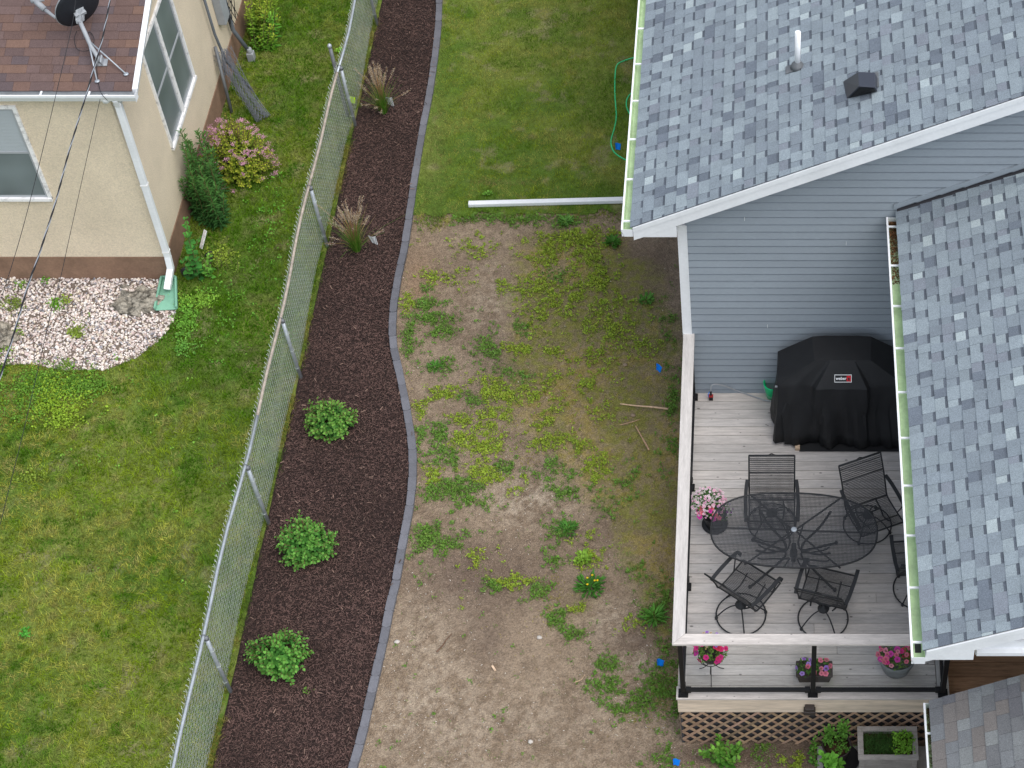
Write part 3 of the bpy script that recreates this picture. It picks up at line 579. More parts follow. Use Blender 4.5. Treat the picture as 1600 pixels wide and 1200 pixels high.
# ------------------------------------------------------------------ shingled roofs
PAL_BLUE = [((.212, .250, .280), 10), ((.240, .283, .310), 9), ((.190, .222, .252), 6), ((.145, .170, .202), 3.5), ((.37, .43, .445), 1.7), ((.285, .335, .36), 3), ((.21, .235, .27), 4)]
PAL_BROWN = [((.128, .084, .073), 6), ((.143, .090, .073), 5), ((.118, .082, .077), 4), ((.160, .100, .077), 2.5), ((.105, .080, .082), 3), ((.132, .090, .082), 4)]
PAL_GREY = [((.185, .195, .205), 6), ((.21, .222, .228), 5), ((.165, .17, .178), 4), ((.19, .176, .168), 2.5), ((.225, .238, .24), 2), ((.15, .152, .165), 3)]
def pick(p): return np.array(random.choices([a for a, b in p], [b for a, b in p])[0]) * random.uniform(.93, 1.07)
def shingles(name, parent, O, U, W, Lu, Lw, expo, pal, style='laminated', m='shingle', shadow=.42):
    """O eave corner, U unit upslope, W unit along the eave"""
    O, U, W = Vector(O), Vector(U).normalized(), Vector(W).normalized(); Nn = W.cross(U); Nn = Nn if Nn.z > 0 else -Nn
    g = MB(); nrow = int(Lu / expo) + 1
    def slab(u0, u1, w0, w1, h0, h1, c):
        p = [O + U * u0 + W * w0 + Nn * -.004, O + U * u0 + W * w1 + Nn * -.004, O + U * u1 + W * w1 + Nn * -.004, O + U * u1 + W * w0 + Nn * -.004,
             O + U * u0 + W * w0 + Nn * h0, O + U * u0 + W * w1 + Nn * h0, O + U * u1 + W * w1 + Nn * h1, O + U * u1 + W * w0 + Nn * h1]
        g.hexa(p, tuple(c))
    for r in range(nrow):
        u0 = r * expo - (.012 if r == 0 else 0); u1 = min((r + 1) * expo, Lu)
        if u1 - u0 < .02: continue
        w = -random.uniform(0, .3)
        tooth = random.random() < .5
        while w < Lw:
            if style == 'laminated':
                ln = random.choice((.12, .15, .18, .21, .25)) if tooth else random.choice((.09, .11, .13, .16))
            else: ln = random.choice((.13, .16, .19, .22)) if style == 'tab' and pal is PAL_GREY else random.choice((.17, .22, .25, .305, .305)) if style == 'tab' else random.uniform(.16, .3)
            a, b = max(w, 0), min(w + ln, Lw); c = pick(pal)
            if style == 'laminated' and tooth and random.random() < .55: c = pick(pal[:2])
            if style == 'laminated' and c[0] > .34 and ln > .17: c = pick(pal[:3])
            if b - a > .004:
                du = random.uniform(-.003, .003)
                if style == 'laminated' and not tooth:
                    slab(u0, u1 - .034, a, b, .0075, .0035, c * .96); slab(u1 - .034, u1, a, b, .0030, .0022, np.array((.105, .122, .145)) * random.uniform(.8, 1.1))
                else: slab(u0 + du, u1 + .004, a + .0015, b - .0015, .0125 if style == 'laminated' else .010, .004, c)
            w += ln; tooth = not tooth
    for k_ in range(1): slab(-.01, Lu, 0, Lw, .0008, .0008, np.array(pal[3][0]) * .35)
    return g.build(name, M[m], parent)
def gutter(parent, x0, x1, y0, y1, zt, hgt=.115, axis='y', flip=1, lining='gutter_in', spacing=.61, first=.15, name='gutter'):
    """trough along Y; x0 outer lip, x1 roof side"""
    sgn = 1 if x1 > x0 else -1; t = .004
    def T(x, y, z): return (x, y, z) if axis == 'y' else (y, x, z)
    g = MB()
    def bx(xa, xb, ya, yb, za, zb):
        p = [T(xa, ya, za), T(xb, ya, za), T(xb, yb, za), T(xa, yb, za), T(xa, ya, zb), T(xb, ya, zb), T(xb, yb, zb), T(xa, yb, zb)]; g.hexa(p)
    zb = zt - hgt; xi = x0 + sgn * .03
    bx(xi, x1, y0, y1, zb, zb + t)                                       # bottom
    p = [T(xi, y0, zb), T(xi + sgn * t, y0, zb), T(xi + sgn * t, y1, zb), T(xi, y1, zb), T(x0, y0, zt - .035), T(x0 + sgn * t, y0, zt - .035), T(x0 + sgn * t, y1, zt - .035), T(x0, y1, zt - .035)]; g.hexa(p)
    bx(x0, x0 + sgn * t, y0, y1, zt - .035, zt); bx(x0 + sgn * t, x0 + sgn * .021, y0, y1, zt - .004, zt)   # face and rolled lip
    bx(x1 - sgn * t, x1, y0, y1, zb, zt + .012)
    for ya, yb in ((y0, y0 + .004), (y1 - .004, y1)): bx(x0 + sgn * .005, x1 - sgn * .005, ya, yb, zb + t, zt - .005)
    gt = g.build(name, M['white'], parent)
    g = MB(); e = .0015
    g.poly([T(xi + sgn * (t + e), y0 + .006, zb + t + e), T(x1 - sgn * (t + e), y0 + .006, zb + t + e), T(x1 - sgn * (t + e), y1 - .006, zb + t + e), T(xi + sgn * (t + e), y1 - .006, zb + t + e)])
    g.poly([T(x1 - sgn * (t + e), y0 + .006, zb + t + e), T(x1 - sgn * (t + e), y0 + .006, zt + .01), T(x1 - sgn * (t + e), y1 - .006, zt + .01), T(x1 - sgn * (t + e), y1 - .006, zb + t + e)])
    g.poly([T(xi + sgn * (t + e), y0 + .006, zb + t + e), T(x0 + sgn * (t + e), y0 + .006, zt - .03), T(x0 + sgn * (t + e), y1 - .006, zt - .03), T(xi + sgn * (t + e), y1 - .006, zb + t + e)])
    g.build('gutter_lining', M[lining], gt)
    y = y0 + first
    while y < y1 - .05:
        g = MB()
        p = [T(x0 + sgn * .006, y, zt - .012), T(x1 - sgn * .005, y, zt - .012), T(x1 - sgn * .005, y + .022, zt - .012), T(x0 + sgn * .006, y + .022, zt - .012)]
        g.hexa(p + [(a, b, c + .016) for a, b, c in p])
        y += spacing; g.build('gutter_hanger', M['white'], gt)
    return gt

# ------------------------------------------------------------------ grey house
house = thing('grey_house', 'grey sided house with blue grey shingle roofs and white trim behind the deck', 'house', (XW, YW, 0))
class Off:      # parts are modelled in world coordinates, the thing's origin stands at its base corner
    pass
def wpart(o, root):
    o.matrix_parent_inverse = Matrix.Translation(-Vector(root.location)); return o
def HB(g, name, m, root=house, bevel=0): return wpart(g.build(name, M[m], root, bevel), root)
P1 = .457; RX, RZ, RY = -1.60, 4.25, 15.23; RIDGE = 4.6
# gable wall, real lap siding
g = MB(); co = .1178; z = .30; zr = lambda X: RZ - .10 + P1 * (X - RX); k = 0
while z < zr(RIDGE) - .05:
    zb, zt_ = z, z + co
    def xl(zz): return max(XW + .1, RX + (zz - RZ + .10) / P1 + .02)
    xb, xt = xl(zb), xl(zt_); xr = 2 * RIDGE - xb; xr2 = 2 * RIDGE - xt
    if xt >= RIDGE - .2: break
    v = random.uniform(.985, 1.015); v = (v, v, v)
    y1, y2, y3 = YW - .024, YW - .012, YW + .040; zm_ = zb + co * .74
    g.poly([(xb, y1, zb), (xr, y1, zb), (xr, y2, zm_), (xb, y2, zm_)], v)
    g.poly([(xb, y2, zm_), (xr, y2, zm_), (xr2, y3, zt_), (xt, y3, zt_)], v)
    g.poly([(xb, y3, zb), (xr, y3, zb), (xr, y1, zb), (xb, y1, zb)], v)
    z += co
HB(g, 'siding', 'siding')
g = MB()   # solid wall body behind the siding and to the north
g.box(XW + .03, 9.6, YW + .05, 31, 0, 4.04, (1, 1, 1)); HB(g, 'wall', 'siding')
g = MB(); g.prism([(0, 0), (1, 0), (1, 1), (0, 1)], 0, 0)
g = MB(); a = [(XW + .12, YW + .05, 4.045), (2 * RIDGE - XW - .12, YW + .05, 4.045), (RIDGE, YW + .05, zr(RIDGE) - .03)]
g.poly(a); HB(g, 'gable_wall', 'siding')
g = MB(); g.box(XW, XW + .098, YW - .030, YW - .0, .02, 4.06); g.box(XW, XW + .028, YW + .002, YW + .1, .02, 4.06); g.box(XW + .098, XW + .112, YW - .034, YW - .019, .3, 4.05); HB(g, 'corner_trim', 'white')
for (ua, ub, v) in ((1199, 1199, 505), (1322, 1322, 375), (1163, 1163, 337)):
    p = at(ua, v, y=YW); g = MB(); g.box(p.x, p.x + .004, YW - .0255, YW - .0225, p.z - .06, p.z); HB(g, 'siding_seam', 'white')
# main roof
Uv = Vector((1, 0, P1)); Lr = (RIDGE - RX) * Uv.length
g = MB(); nrm_ = Vector((-P1, 0, 1)).normalized()
def roofslab(RX_, RZ_, P_, ridge, ya, yb, th=.10):
    g = MB(); o_ = .006
    g.hexa([(RX_, ya, RZ_ - th), (ridge, ya, RZ_ - th + P_ * (ridge - RX_)), (ridge, yb, RZ_ - th + P_ * (ridge - RX_)), (RX_, yb, RZ_ - th),
            (RX_, ya, RZ_ - o_), (ridge, ya, RZ_ - o_ + P_ * (ridge - RX_)), (ridge, yb, RZ_ - o_ + P_ * (ridge - RX_)), (RX_, yb, RZ_ - o_)]); return g
HB(roofslab(RX + .012, RZ, P1, RIDGE, RY + .03, 31), 'roof_deck', 'white')
g = MB(); g.hexa([(RIDGE, RY + .03, zr(RIDGE)), (2 * RIDGE - RX, RY + .03, RZ - .1), (2 * RIDGE - RX, 31, RZ - .1), (RIDGE, 31, zr(RIDGE)), (RIDGE, RY + .03, zr(RIDGE) + .1), (2 * RIDGE - RX, RY + .03, RZ), (2 * RIDGE - RX, 31, RZ), (RIDGE, 31, zr(RIDGE) + .1)], (.22, .27, .31)); HB(g, 'east_roof_slope', 'shingle')
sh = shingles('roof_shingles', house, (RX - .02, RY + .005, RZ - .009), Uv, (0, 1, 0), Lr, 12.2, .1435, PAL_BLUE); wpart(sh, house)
def rakeboard(root, RX_, RZ_, P_, ridge, Yf, Xret, hb=.20, thick=.03, first=0):
    z0 = RZ_ - .012; g = MB()
    q = lambda X, dz, Y: (X, Y, z0 + P_ * (X - RX_) - dz)
    g.hexa([q(RX_, hb, Yf), q(ridge, hb, Yf), q(ridge, hb, Yf + thick), q(RX_, hb, Yf + thick), q(RX_, 0, Yf), q(ridge, 0, Yf), q(ridge, 0, Yf + thick), q(RX_, 0, Yf + thick)])
    g.hexa([q(RX_, .06, Yf - .012), q(ridge, .06, Yf - .012), q(ridge, .06, Yf - .0005), q(RX_, .06, Yf - .0005), q(RX_, -.004, Yf - .012), q(ridge, -.004, Yf - .012), q(ridge, -.004, Yf - .0005), q(RX_, -.004, Yf - .0005)])
    o = HB(g, 'rake_board', 'white', root)
    # boxed return at the eave
    zb = RZ_ - .165
    g = MB(); zt1 = z0 + P_ * (Xret - RX_) - hb
    g.hexa([(RX_ + .004, Yf + .004, zb), (Xret, Yf + .004, zb), (Xret, YW - .04 if root is house and RX_ < 0 else Yf + .25, zb), (RX_ + .004, YW - .04 if root is house and RX_ < 0 else Yf + .25, zb),
            (RX_ + .004, Yf + .004, z0 - .10), (Xret, Yf + .004, zt1 + .08), (Xret, YW - .04 if root is house and RX_ < 0 else Yf + .25, zt1 + .08), (RX_ + .004, YW - .04 if root is house and RX_ < 0 else Yf + .25, z0 - .10)])
    HB(g, 'cornice_return', 'white', root)
rakeboard(house, RX, RZ, P1, RIDGE, RY, XW + .008)
g = MB(); g.box(RX + .004, XW + .02, YW + .05, 31, 4.083, 4.10); g.box(RX - .002, RX + .02, RY + .05, 31, 4.088, 4.235); HB(g, 'soffit', 'white')
gt = gutter(house, -1.738, -1.604, RY - .01, 31, 4.222, first=.13, spacing=.70); wpart(gt, house)
gm = [c for c in gt.children]
# lower (east) roof over the deck side
P2 = .448; QX, QZ, QY = 1.452, 4.306, 9.50; QR = 7.0
HB(roofslab(QX + .012, QZ, P2, QR, QY + .03, YW - .03), 'lower_roof_deck', 'white')
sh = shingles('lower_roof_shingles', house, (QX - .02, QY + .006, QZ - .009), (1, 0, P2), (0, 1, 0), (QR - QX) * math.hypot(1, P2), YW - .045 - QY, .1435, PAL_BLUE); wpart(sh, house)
g = MB(); q = lambda X, dz, Y: (X, Y, QZ + P2 * (X - QX) + dz)
g.hexa([q(QX - .02, .004, YW - .062), q(QR, .004, YW - .062), q(QR, .004, YW - .02), q(QX - .02, .004, YW - .02), q(QX - .02, .016, YW - .055), q(QR, .016, YW - .055), q(QR, .022, YW - .02), q(QX - .02, .022, YW - .02)]); HB(g, 'roof_flashing', 'dark_flash')
g = MB(); g.hexa([q(QX - .06, .055, YW - .04), q(QR, .055, YW - .04), q(QR, .055, YW - .022), q(QX - .06, .055, YW - .022), q(QX - .06, .115, YW - .04), q(QR, .115, YW - .04), q(QR, .115, YW - .022), q(QX - .06, .115, YW - .022)]); HB(g, 'wall_channel', 'siding')
# lower rake
def rake2():
    z0 = QZ - .012; hb = .185; Yf = QY; g = MB(); q = lambda X, dz, Y: (X, Y, z0 + P2 * (X - QX) - dz)
    g.hexa([q(QX, hb, Yf), q(QR, hb, Yf), q(QR, hb, Yf + .03), q(QX, hb, Yf + .03), q(QX, 0, Yf), q(QR, 0, Yf), q(QR, 0, Yf + .03), q(QX, 0, Yf + .03)])
    g.hexa([q(QX, .06, Yf - .012), q(QR, .06, Yf - .012), q(QR, .06, Yf - .0005), q(QX, .06, Yf - .0005), q(QX, -.004, Yf - .012), q(QR, -.004, Yf - .012), q(QR, -.004, Yf - .0005), q(QX, -.004, Yf - .0005)])
    HB(g, 'rake_board', 'white')
    g = MB(); Xr = 1.905; zb = 4.135; zt1 = z0 + P2 * (Xr - QX) - hb + .02
    g.hexa([(QX + .004, Yf + .004, zb), (Xr, Yf + .004, zb), (Xr, Yf + .3, zb), (QX + .004, Yf + .3, zb), (QX + .004, Yf + .004, z0 - .09), (Xr, Yf + .004, zt1), (Xr, Yf + .3, zt1), (QX + .004, Yf + .3, z0 - .09)]); HB(g, 'cornice_return', 'white')
rake2()
g = MB(); g.box(QX + .004, 2.0, QY + .31, YW - .05, 4.115, 4.13); g.box(QX - .002, QX + .02, QY + .05, YW - .05, 4.132, 4.27); HB(g, 'soffit', 'white')
gt = gutter(house, 1.312, 1.449, QY - .02, YW - .05, 4.215, first=.16, spacing=.625); wpart(gt, house)
# dark plate paints the shade of the outlet hole; leaf litter lies in the gutter
g = MB(); g.box(1.36, 1.42, QY + .10, QY + .22, 4.1065, 4.1085); HB(g, 'gutter_outlet_shade', 'dark_flash')
n = 900; Y = RNG.uniform(0, 1, n) ** 1.8; X = RNG.uniform(1.35, 1.435, n)
o = chips('leaf_litter', X, YW - .07 - Y * .95, 4.108 + RNG.uniform(.0, .05, n) * (1 - Y), (.01, .035), (.004, .012), np.array([.20, .095, .045]) * RNG.uniform(.2, 1.7, (n, 1)), .5); tag(o, 'brown leaf litter in the north end of the long gutter over the deck', 'leaf litter', kind='stuff')
# beam and wall under the lower roof
g = MB(); g.box(1.95, 7, 9.66, 9.80, 3.98, 4.22); g.box(1.95, 7, 9.60, 9.66, 4.05, 4.10); HB(g, 'porch_beam', 'white')
g = MB(); g.box(4.2, 9.6, 9.9, YW - .03, 0, 4.10); HB(g, 'wing_wall', 'siding')
g = MB(); g.box(4.08, 4.18, 9.72, 9.86, 0, 3.975); HB(g, 'porch_post', 'white')
# roof penetrations
RN = Vector((-P1, 0, 1)).normalized(); RP = (RX, RY, RZ + .012)
b = atp(1246, 104, RP, RN); g = MB(); top = at(1249, 50, y=b.y)
g.lathe([(.034, -.05), (.034, top.z - b.z)], (b.x, b.y, b.z), 16); g.lathe([(.028, 0), (.028, .003)], (b.x, b.y, top.z + .0005), 12); vp = HB(g, 'vent_pipe', 'white')
g = MB(); g.lathe([(.085, -.02), (.07, .035), (.045, .06), (.038, .075), (.034, .08)], (b.x, b.y, b.z), 20); ax = Vector((1, 0, P1)).normalized()
g.obox(b + ax * -.05 + RN * .006, ax * .10, Vector((0, .065, 0)), RN * .004)
o = g.build('pipe_flashing', M['galv_dark'], vp)
b = atp(1345, 134, RP, RN); g = MB(); ax = Vector((1, 0, P1)).normalized(); ay = Vector((0, 1, 0))
hz = b.z + .17
topv = [at(1342, 135, z=hz), at(1368, 137, z=hz + .01), at(1367, 113, z=hz + .01), at(1341, 112, z=hz)]
base = [atp(1323, 154, RP, RN), atp(1371, 143, RP, RN), atp(1371, 122, RP, RN), atp(1317, 127, RP, RN)]
g.hexa(base + topv); rv = HB(g, 'roof_vent', 'vent_slate', bevel=.008)
g = MB(); g.obox(b + ax * .05 + RN * .008, ax * .17, ay * .13, RN * .003); vh = MB(); fc = [base[0], base[1], topv[1], topv[0]]; ctr = sum(fc, Vector()) / 4; vh.poly([ctr + (p - ctr) * .86 + Vector((0, -.012, .004)) for p in fc]); vh.build('vent_opening_shade', M['black'], rv)  # flat black face painted as the shade inside the vent opening
o = g.build('vent_flange', M['galv_dark'], rv)
# downspout extension on the lawn
a = at(732, 319, z=.06); b = at(976, 312, z=.07); bb = Vector((-1.28, b.y + (b.y - a.y) * .2, .08)); g = MB(); g.bar(a, bb, .085, .07); g.bar(a, a + (bb - a) * .012, .088, .073); g.bar(a + (bb - a) * .55, a + (bb - a) * .56, .088, .073)
HB(g, 'downspout_extension', 'white', bevel=.012)
g = MB(); y_ = bb.y; g.bar((-1.22, y_, .1), (-1.22, y_, 3.9), .08, .06, up=(1, 0, 0)); g.bar((-1.22, y_, 3.9), (-1.66, y_, 4.12), .08, .06); HB(g, 'downspout', 'white', bevel=.01)

# small garage roof, lower right
gar = thing('garage', 'small garage with weathered grey brown shingle roof and white gutter at the deck corner', 'garage', (2.0, 9.8, 0))
P3 = .555; SX, SZ, SY = 1.640, 2.628, 9.97
g = roofslab(SX + .012, SZ, P3, 5.2, 3.0, SY - .02, .09); HB(g, 'roof_deck', 'white', gar)
shingles3 = shingles('roof_shingles', gar, (SX - .02, 3.0, SZ - .008), (1, 0, P3), (0, 1, 0), (5.2 - SX) * math.hypot(1, P3), SY - 3.0, .143, PAL_GREY, 'tab'); wpart(shingles3, gar)
g = MB(); g.box(2.0, 5.1, 3.1, 9.8, 0, 2.50, (1.1, 1.1, 1.1)); HB(g, 'wall', 'siding', gar)
gt = gutter(gar, 1.552, 1.636, 3.0, SY - .004, SZ - .045, first=-.0, spacing=.60); wpart(gt, gar)
n = 350; Y = RNG.uniform(0, 1, n) ** 1.5; X = RNG.uniform(1.59, 1.628, n)
o = chips('leaf_litter', X, SY - .02 - Y * .7, SZ - .148 + RNG.uniform(0, .02, n), (.008, .025), (.003, .01), np.array([.15, .10, .06]) * RNG.uniform(.2, 1.7, (n, 1)), .5); tag(o, 'dry leaf litter in the short garage gutter', 'leaf litter', kind='stuff')

# ------------------------------------------------------------------ deck
deck = thing('deck', 'weathered grey wooden deck with lattice skirt and black railing beside the grey house', 'deck', (-1.08, YF, 0))
DX0, DX1 = -1.075, 1.985
g = MB(); y = YF + .155; bw = .1405; i = 0
while y < YW - .03:
    yb = min(y + bw - .006, YW - .02); xs = [DX0 + .005] + ([random.choice((.2, .9, 1.3, 0.5)) + random.uniform(-.2, .2)] if random.random() < .35 else []) + [4.0 if y > 12.4 else DX1 - .13]
    for a, b in zip(xs[:-1], xs[1:]):
        c = random.uniform(.88, 1.10); w_ = random.uniform(-.012, .012); g.box(a + .0015, b - .0015, y, yb, D - .03, D + random.uniform(-.001, .001), (c + w_, c, c - w_))
    y += bw; i += 1
fl = HB(g, 'deck_boards', 'deckwood', deck, bevel=.004)
g = MB(); g.box(DX0 - .01, DX1 + .01, YF - .02, YF + .148, D - .028, D + .002, (1.08, 1.07, 1.06)); HB(g, 'border_board', 'deckwood', deck, bevel=.004)
g = MB(); g.box(DX1 - .125, DX1 + .01, YF + .151, 12.4, D - .028, D + .002, (.98, .97, .95)); HB(g, 'border_board', 'deckwood_y', deck, bevel=.004)
g = MB(); g.box(DX0 + .002, DX1, YF, YF + .04, D - .325, D - .031); HB(g, 'fascia_board', 'fascia', deck, bevel=.004)
g = MB(); g.box(DX0 + .002, DX0 + .04, YF + .042, YW - .04, D - .325, D - .031); g.box(DX1 - .04, DX1, YF + .042, 12.4, D - .325, D - .031); HB(g, 'side_fascia', 'fascia', deck)
# lattice
def lattice(name, x0, x1, z0, z1, Yp, axis='x'):
    g = MB(); H_ = z1 - z0; st = .158; hw = .0195
    for s_, yy in ((1, 0), (-1, .010)):
        a = x0 - H_ - st
        while a < x1 + H_ + st:
            xa, za, xb, zb = (a, z0, a + H_ * .93, z1) if s_ > 0 else (a + H_ * .93, z0, a, z1)
            # clip to the panel
            p, q_ = Vector((xa, za)), Vector((xb, zb)); d = q_ - p; t0, t1 = 0, 1
            lo, hi = sorted(((x0 + hw - p.x) / d.x, (x1 - hw - p.x) / d.x)); t0, t1 = max(0, lo), min(1, hi)
            if t1 - t0 > .05:
                A, B = p + d * t0, p + d * t1; n_ = Vector((-d.y, d.x)).normalized() * hw; c = random.uniform(.72, 1.3); cc = (c, c * random.uniform(.94, 1.04), c * random.uniform(.9, 1.05))
                pts = [(A + n_), (A - n_), (B - n_), (B + n_)]
                f = (lambda X, Y, Z: (X, Y, Z)) if axis == 'x' else (lambda X, Y, Z: (Y, X, Z))
                cl_ = lambda v: min(max(v, x0), x1)
                g.hexa([f(cl_(v.x), Yp + yy, min(max(v.y, z0), z1)) for v in pts] + [f(cl_(v.x), Yp + yy + .008, min(max(v.y, z0), z1)) for v in pts], cc)
            a += st
    return HB(g, name, 'lattice', deck)
lattice('lattice_panel', DX0 + .02, DX1 - .02, 0.0, D - .328, YF + .004)
lattice('lattice_panel', YF + .05, YW - .1, 0.0, D - .328, DX0 + .006, 'y')
M['backing_grey'] = mat('dark_backing_grey', (.055, .055, .06), .95)
g = MB(); g.box(DX0 + .06, DX1 - .03, YF + .045, YF + .05, .0, D - .33); g.box(DX0 + .045, DX0 + .05, YF + .06, YW - .1, 0, D - .33); g.box(DX0 + .02, DX0 + .05, YF + .022, YF + .042, 0, D - .33, ); HB(g, 'dark_backing', 'backing_grey', deck)  # plain dark grey sheets close behind the lattice
# railing
rl = bpy.data.objects.new('railing', None); link(rl, deck); wpart(rl, deck)
def RB(g, name, m, bevel=0):
    o = g.build(name, M[m], rl, bevel); return o
RT = D + 1.10
g = MB(); g.hexa([(-1.085, 10.93, RT), (2.0, 10.93, RT), (2.0, 11.068, RT), (-.945, 11.068, RT), (-1.085, 10.93, RT + .036), (2.0, 10.93, RT + .036), (2.0, 11.068, RT + .036), (-.945, 11.068, RT + .036)], (1.12, 1.11, 1.10)); RB(g, 'cap_rail', 'deckwood', .005)
g = MB(); g.hexa([(-1.085, 10.932, RT), (-.947, 11.07, RT), (-.965, YW - .02, RT), (-1.105, YW - .02, RT), (-1.085, 10.932, RT + .036), (-.947, 11.07, RT + .036), (-.965, YW - .02, RT + .036), (-1.105, YW - .02, RT + .036)], (1.03, 1.01, 1.0)); RB(g, 'cap_rail', 'deckwood_y', .005)
g = MB(); g.box(1.865, 1.995, 11.07, 12.38, RT, RT + .036, (1, .99, .98)); RB(g, 'cap_rail', 'deckwood_y', .005)
def post(x, y):
    g = MB(); g.box(x - .026, x + .026, y - .026, y + .026, D, RT)
    for a, h_ in ((.056, .012), (.046, .03), (.036, .045)): g.box(x - a, x + a, y - a, y + a, D + .003, D + .003 + h_)
    return RB(g, 'railing_post', 'black')
PX = [-1.005, .455, 1.92]
for x in PX: post(x, 11.005)
for y in (12.45, 13.92, 15.38): post(-1.012 + .0, y)
post(1.93, 12.34)
def span(a, b):
    a, b = Vector(a), Vector(b); d = (b - a).normalized(); a = a + d * .03; b = b - d * .03
    g = MB(); g.bar(a + Vector((0, 0, D + .085)), b + Vector((0, 0, D + .085)), .045, .03); g.bar(a + Vector((0, 0, RT - .02)), b + Vector((0, 0, RT - .02)), .04, .03)
    for e in (a, b): g.bar(e + Vector((0, 0, D + .083)) , e + Vector((0, 0, D + .083)) + (d if e is a else -d) * .06, .06, .045)
    RB(g, 'rail_bar', 'black')
    g = MB(); g.bar(a + d * .02 + Vector((0, 0, (D + RT) / 2 + .03)), b - d * .02 + Vector((0, 0, (D + RT) / 2 + .03)), .006, RT - D - .17); RB(g, 'glass_panel', 'clear')
for x0, x1 in zip(PX[:-1], PX[1:]): span((x0, 11.005, 0), (x1, 11.005, 0))
ys = [11.005, 12.45, 13.92, 15.38]
for a, b in zip(ys[:-1], ys[1:]): span((-1.008, a, 0), (-1.008, b, 0))
span((1.92, 11.005, 0), (1.93, 12.34, 0))
# deck light
p = at(1265, 1102, y=YF); g = MB(); g.box(p.x - .055, p.x + .055, YF - .075, YF - .001, p.z - .02, p.z + .03); g.box(p.x - .068, p.x + .068, YF - .085, YF - .001, p.z - .085, p.z - .022); HB(g, 'deck_light', 'pot_brown', deck, bevel=.01)
# stair landing, newer red cedar
land = thing('wooden_landing', 'red brown wooden landing with stepped boards between the deck and the garage', 'landing', (2.0, 10.2, 0))
g = MB(); y = 9.9; 
while y < 12.3:
    c = random.uniform(.75, 1.25); g.box(2.03, 4.15, y, y + .19, .62, .66, (c, c, c)); y += .196
HB(g, 'landing_boards', 'cedar', land, bevel=.004)
g = MB(); g.box(2.03, 4.15, 9.86, 9.895, .0, .655, (.8, .8, .8)); g.box(2.0, 2.028, 9.9, 12.3, 0, .64, (.9, .9, .9)); HB(g, 'skirt_board', 'cedar', land)

# ------------------------------------------------------------------ cream house
cream = thing('cream_house', 'cream stucco house with brown shingle roof, white trim and brown foundation', 'house', (CX, CY, 0))
EZ, EY = 3.555, 18.47           # roof edge
rk0 = at(206, 137, y=EY); RXE = rk0.x
rr = at(227.5, 5, x=RXE); P4 = (rr.z - EZ) / (rr.y - EY)
P4 = .33
g = MB(); g.box(-18, CX, CY, 27, .455, EZ - .10); HB(g, 'wall', 'stucco', cream)
g = MB(); g.hexa([(CX - .35, EY + .06, EZ - .099), (CX, EY + .06, EZ - .099), (CX, 27, EZ - .099), (CX - .35, 27, EZ - .099), (CX - .35, EY + .07, EZ - .09), (CX, EY + .07, EZ - .09), (CX, 27, EZ - .06 + P4 * (27 - EY)), (CX - .35, 27, EZ - .06 + P4 * (27 - EY))]); HB(g, 'gable_wall', 'stucco', cream)
g = MB(); g.box(-18, CX + .012, CY - .012, 27, -.05, .45); HB(g, 'foundation', 'foundation', cream)
U4 = Vector((0, 1, P4)); g = MB(); L4 = 8.2
g.hexa([(-18, EY + .012, EZ - .09), (RXE - .02, EY + .012, EZ - .09), (RXE - .02, EY + L4, EZ - .09 + P4 * L4), (-18, EY + L4, EZ - .09 + P4 * L4), (-18, EY + .012, EZ - .006), (RXE - .02, EY + .012, EZ - .006), (RXE - .02, EY + L4, EZ - .006 + P4 * L4), (-18, EY + L4, EZ - .006 + P4 * L4)]); HB(g, 'roof_deck', 'white', cream)
sh = shingles('roof_shingles', cream, (-13.5, EY - .02, EZ - .01), U4, (1, 0, 0), L4 * U4.length, RXE + 13.5, .128, PAL_BROWN, 'tab'); wpart(sh, cream)
g = MB(); q = lambda Y, dz, X: (X, Y, EZ - .004 + P4 * (Y - EY) + dz)
g.hexa([q(EY - .01, -.15, RXE), q(EY - .01, -.15, RXE + .025), q(EY + L4, -.15, RXE + .025), q(EY + L4, -.15, RXE), q(EY - .01, .012, RXE), q(EY - .01, .012, RXE + .07), q(EY + L4, .012, RXE + .07), q(EY + L4, .012, RXE)]); HB(g, 'rake_board', 'white', cream)
g = MB(); g.box(CX, RXE + .0, CY - .02, CY + .1, EZ - .16, EZ - .05); g.box(-18, RXE, EY + .004, CY, EZ - .14, EZ - .092); HB(g, 'soffit', 'white', cream)
gt = gutter(cream, EY - .125, EY - .003, -18, RXE + .05, EZ - .012, axis='x', lining='gutter_in_grey', first=.52, spacing=.62); wpart(gt, cream)
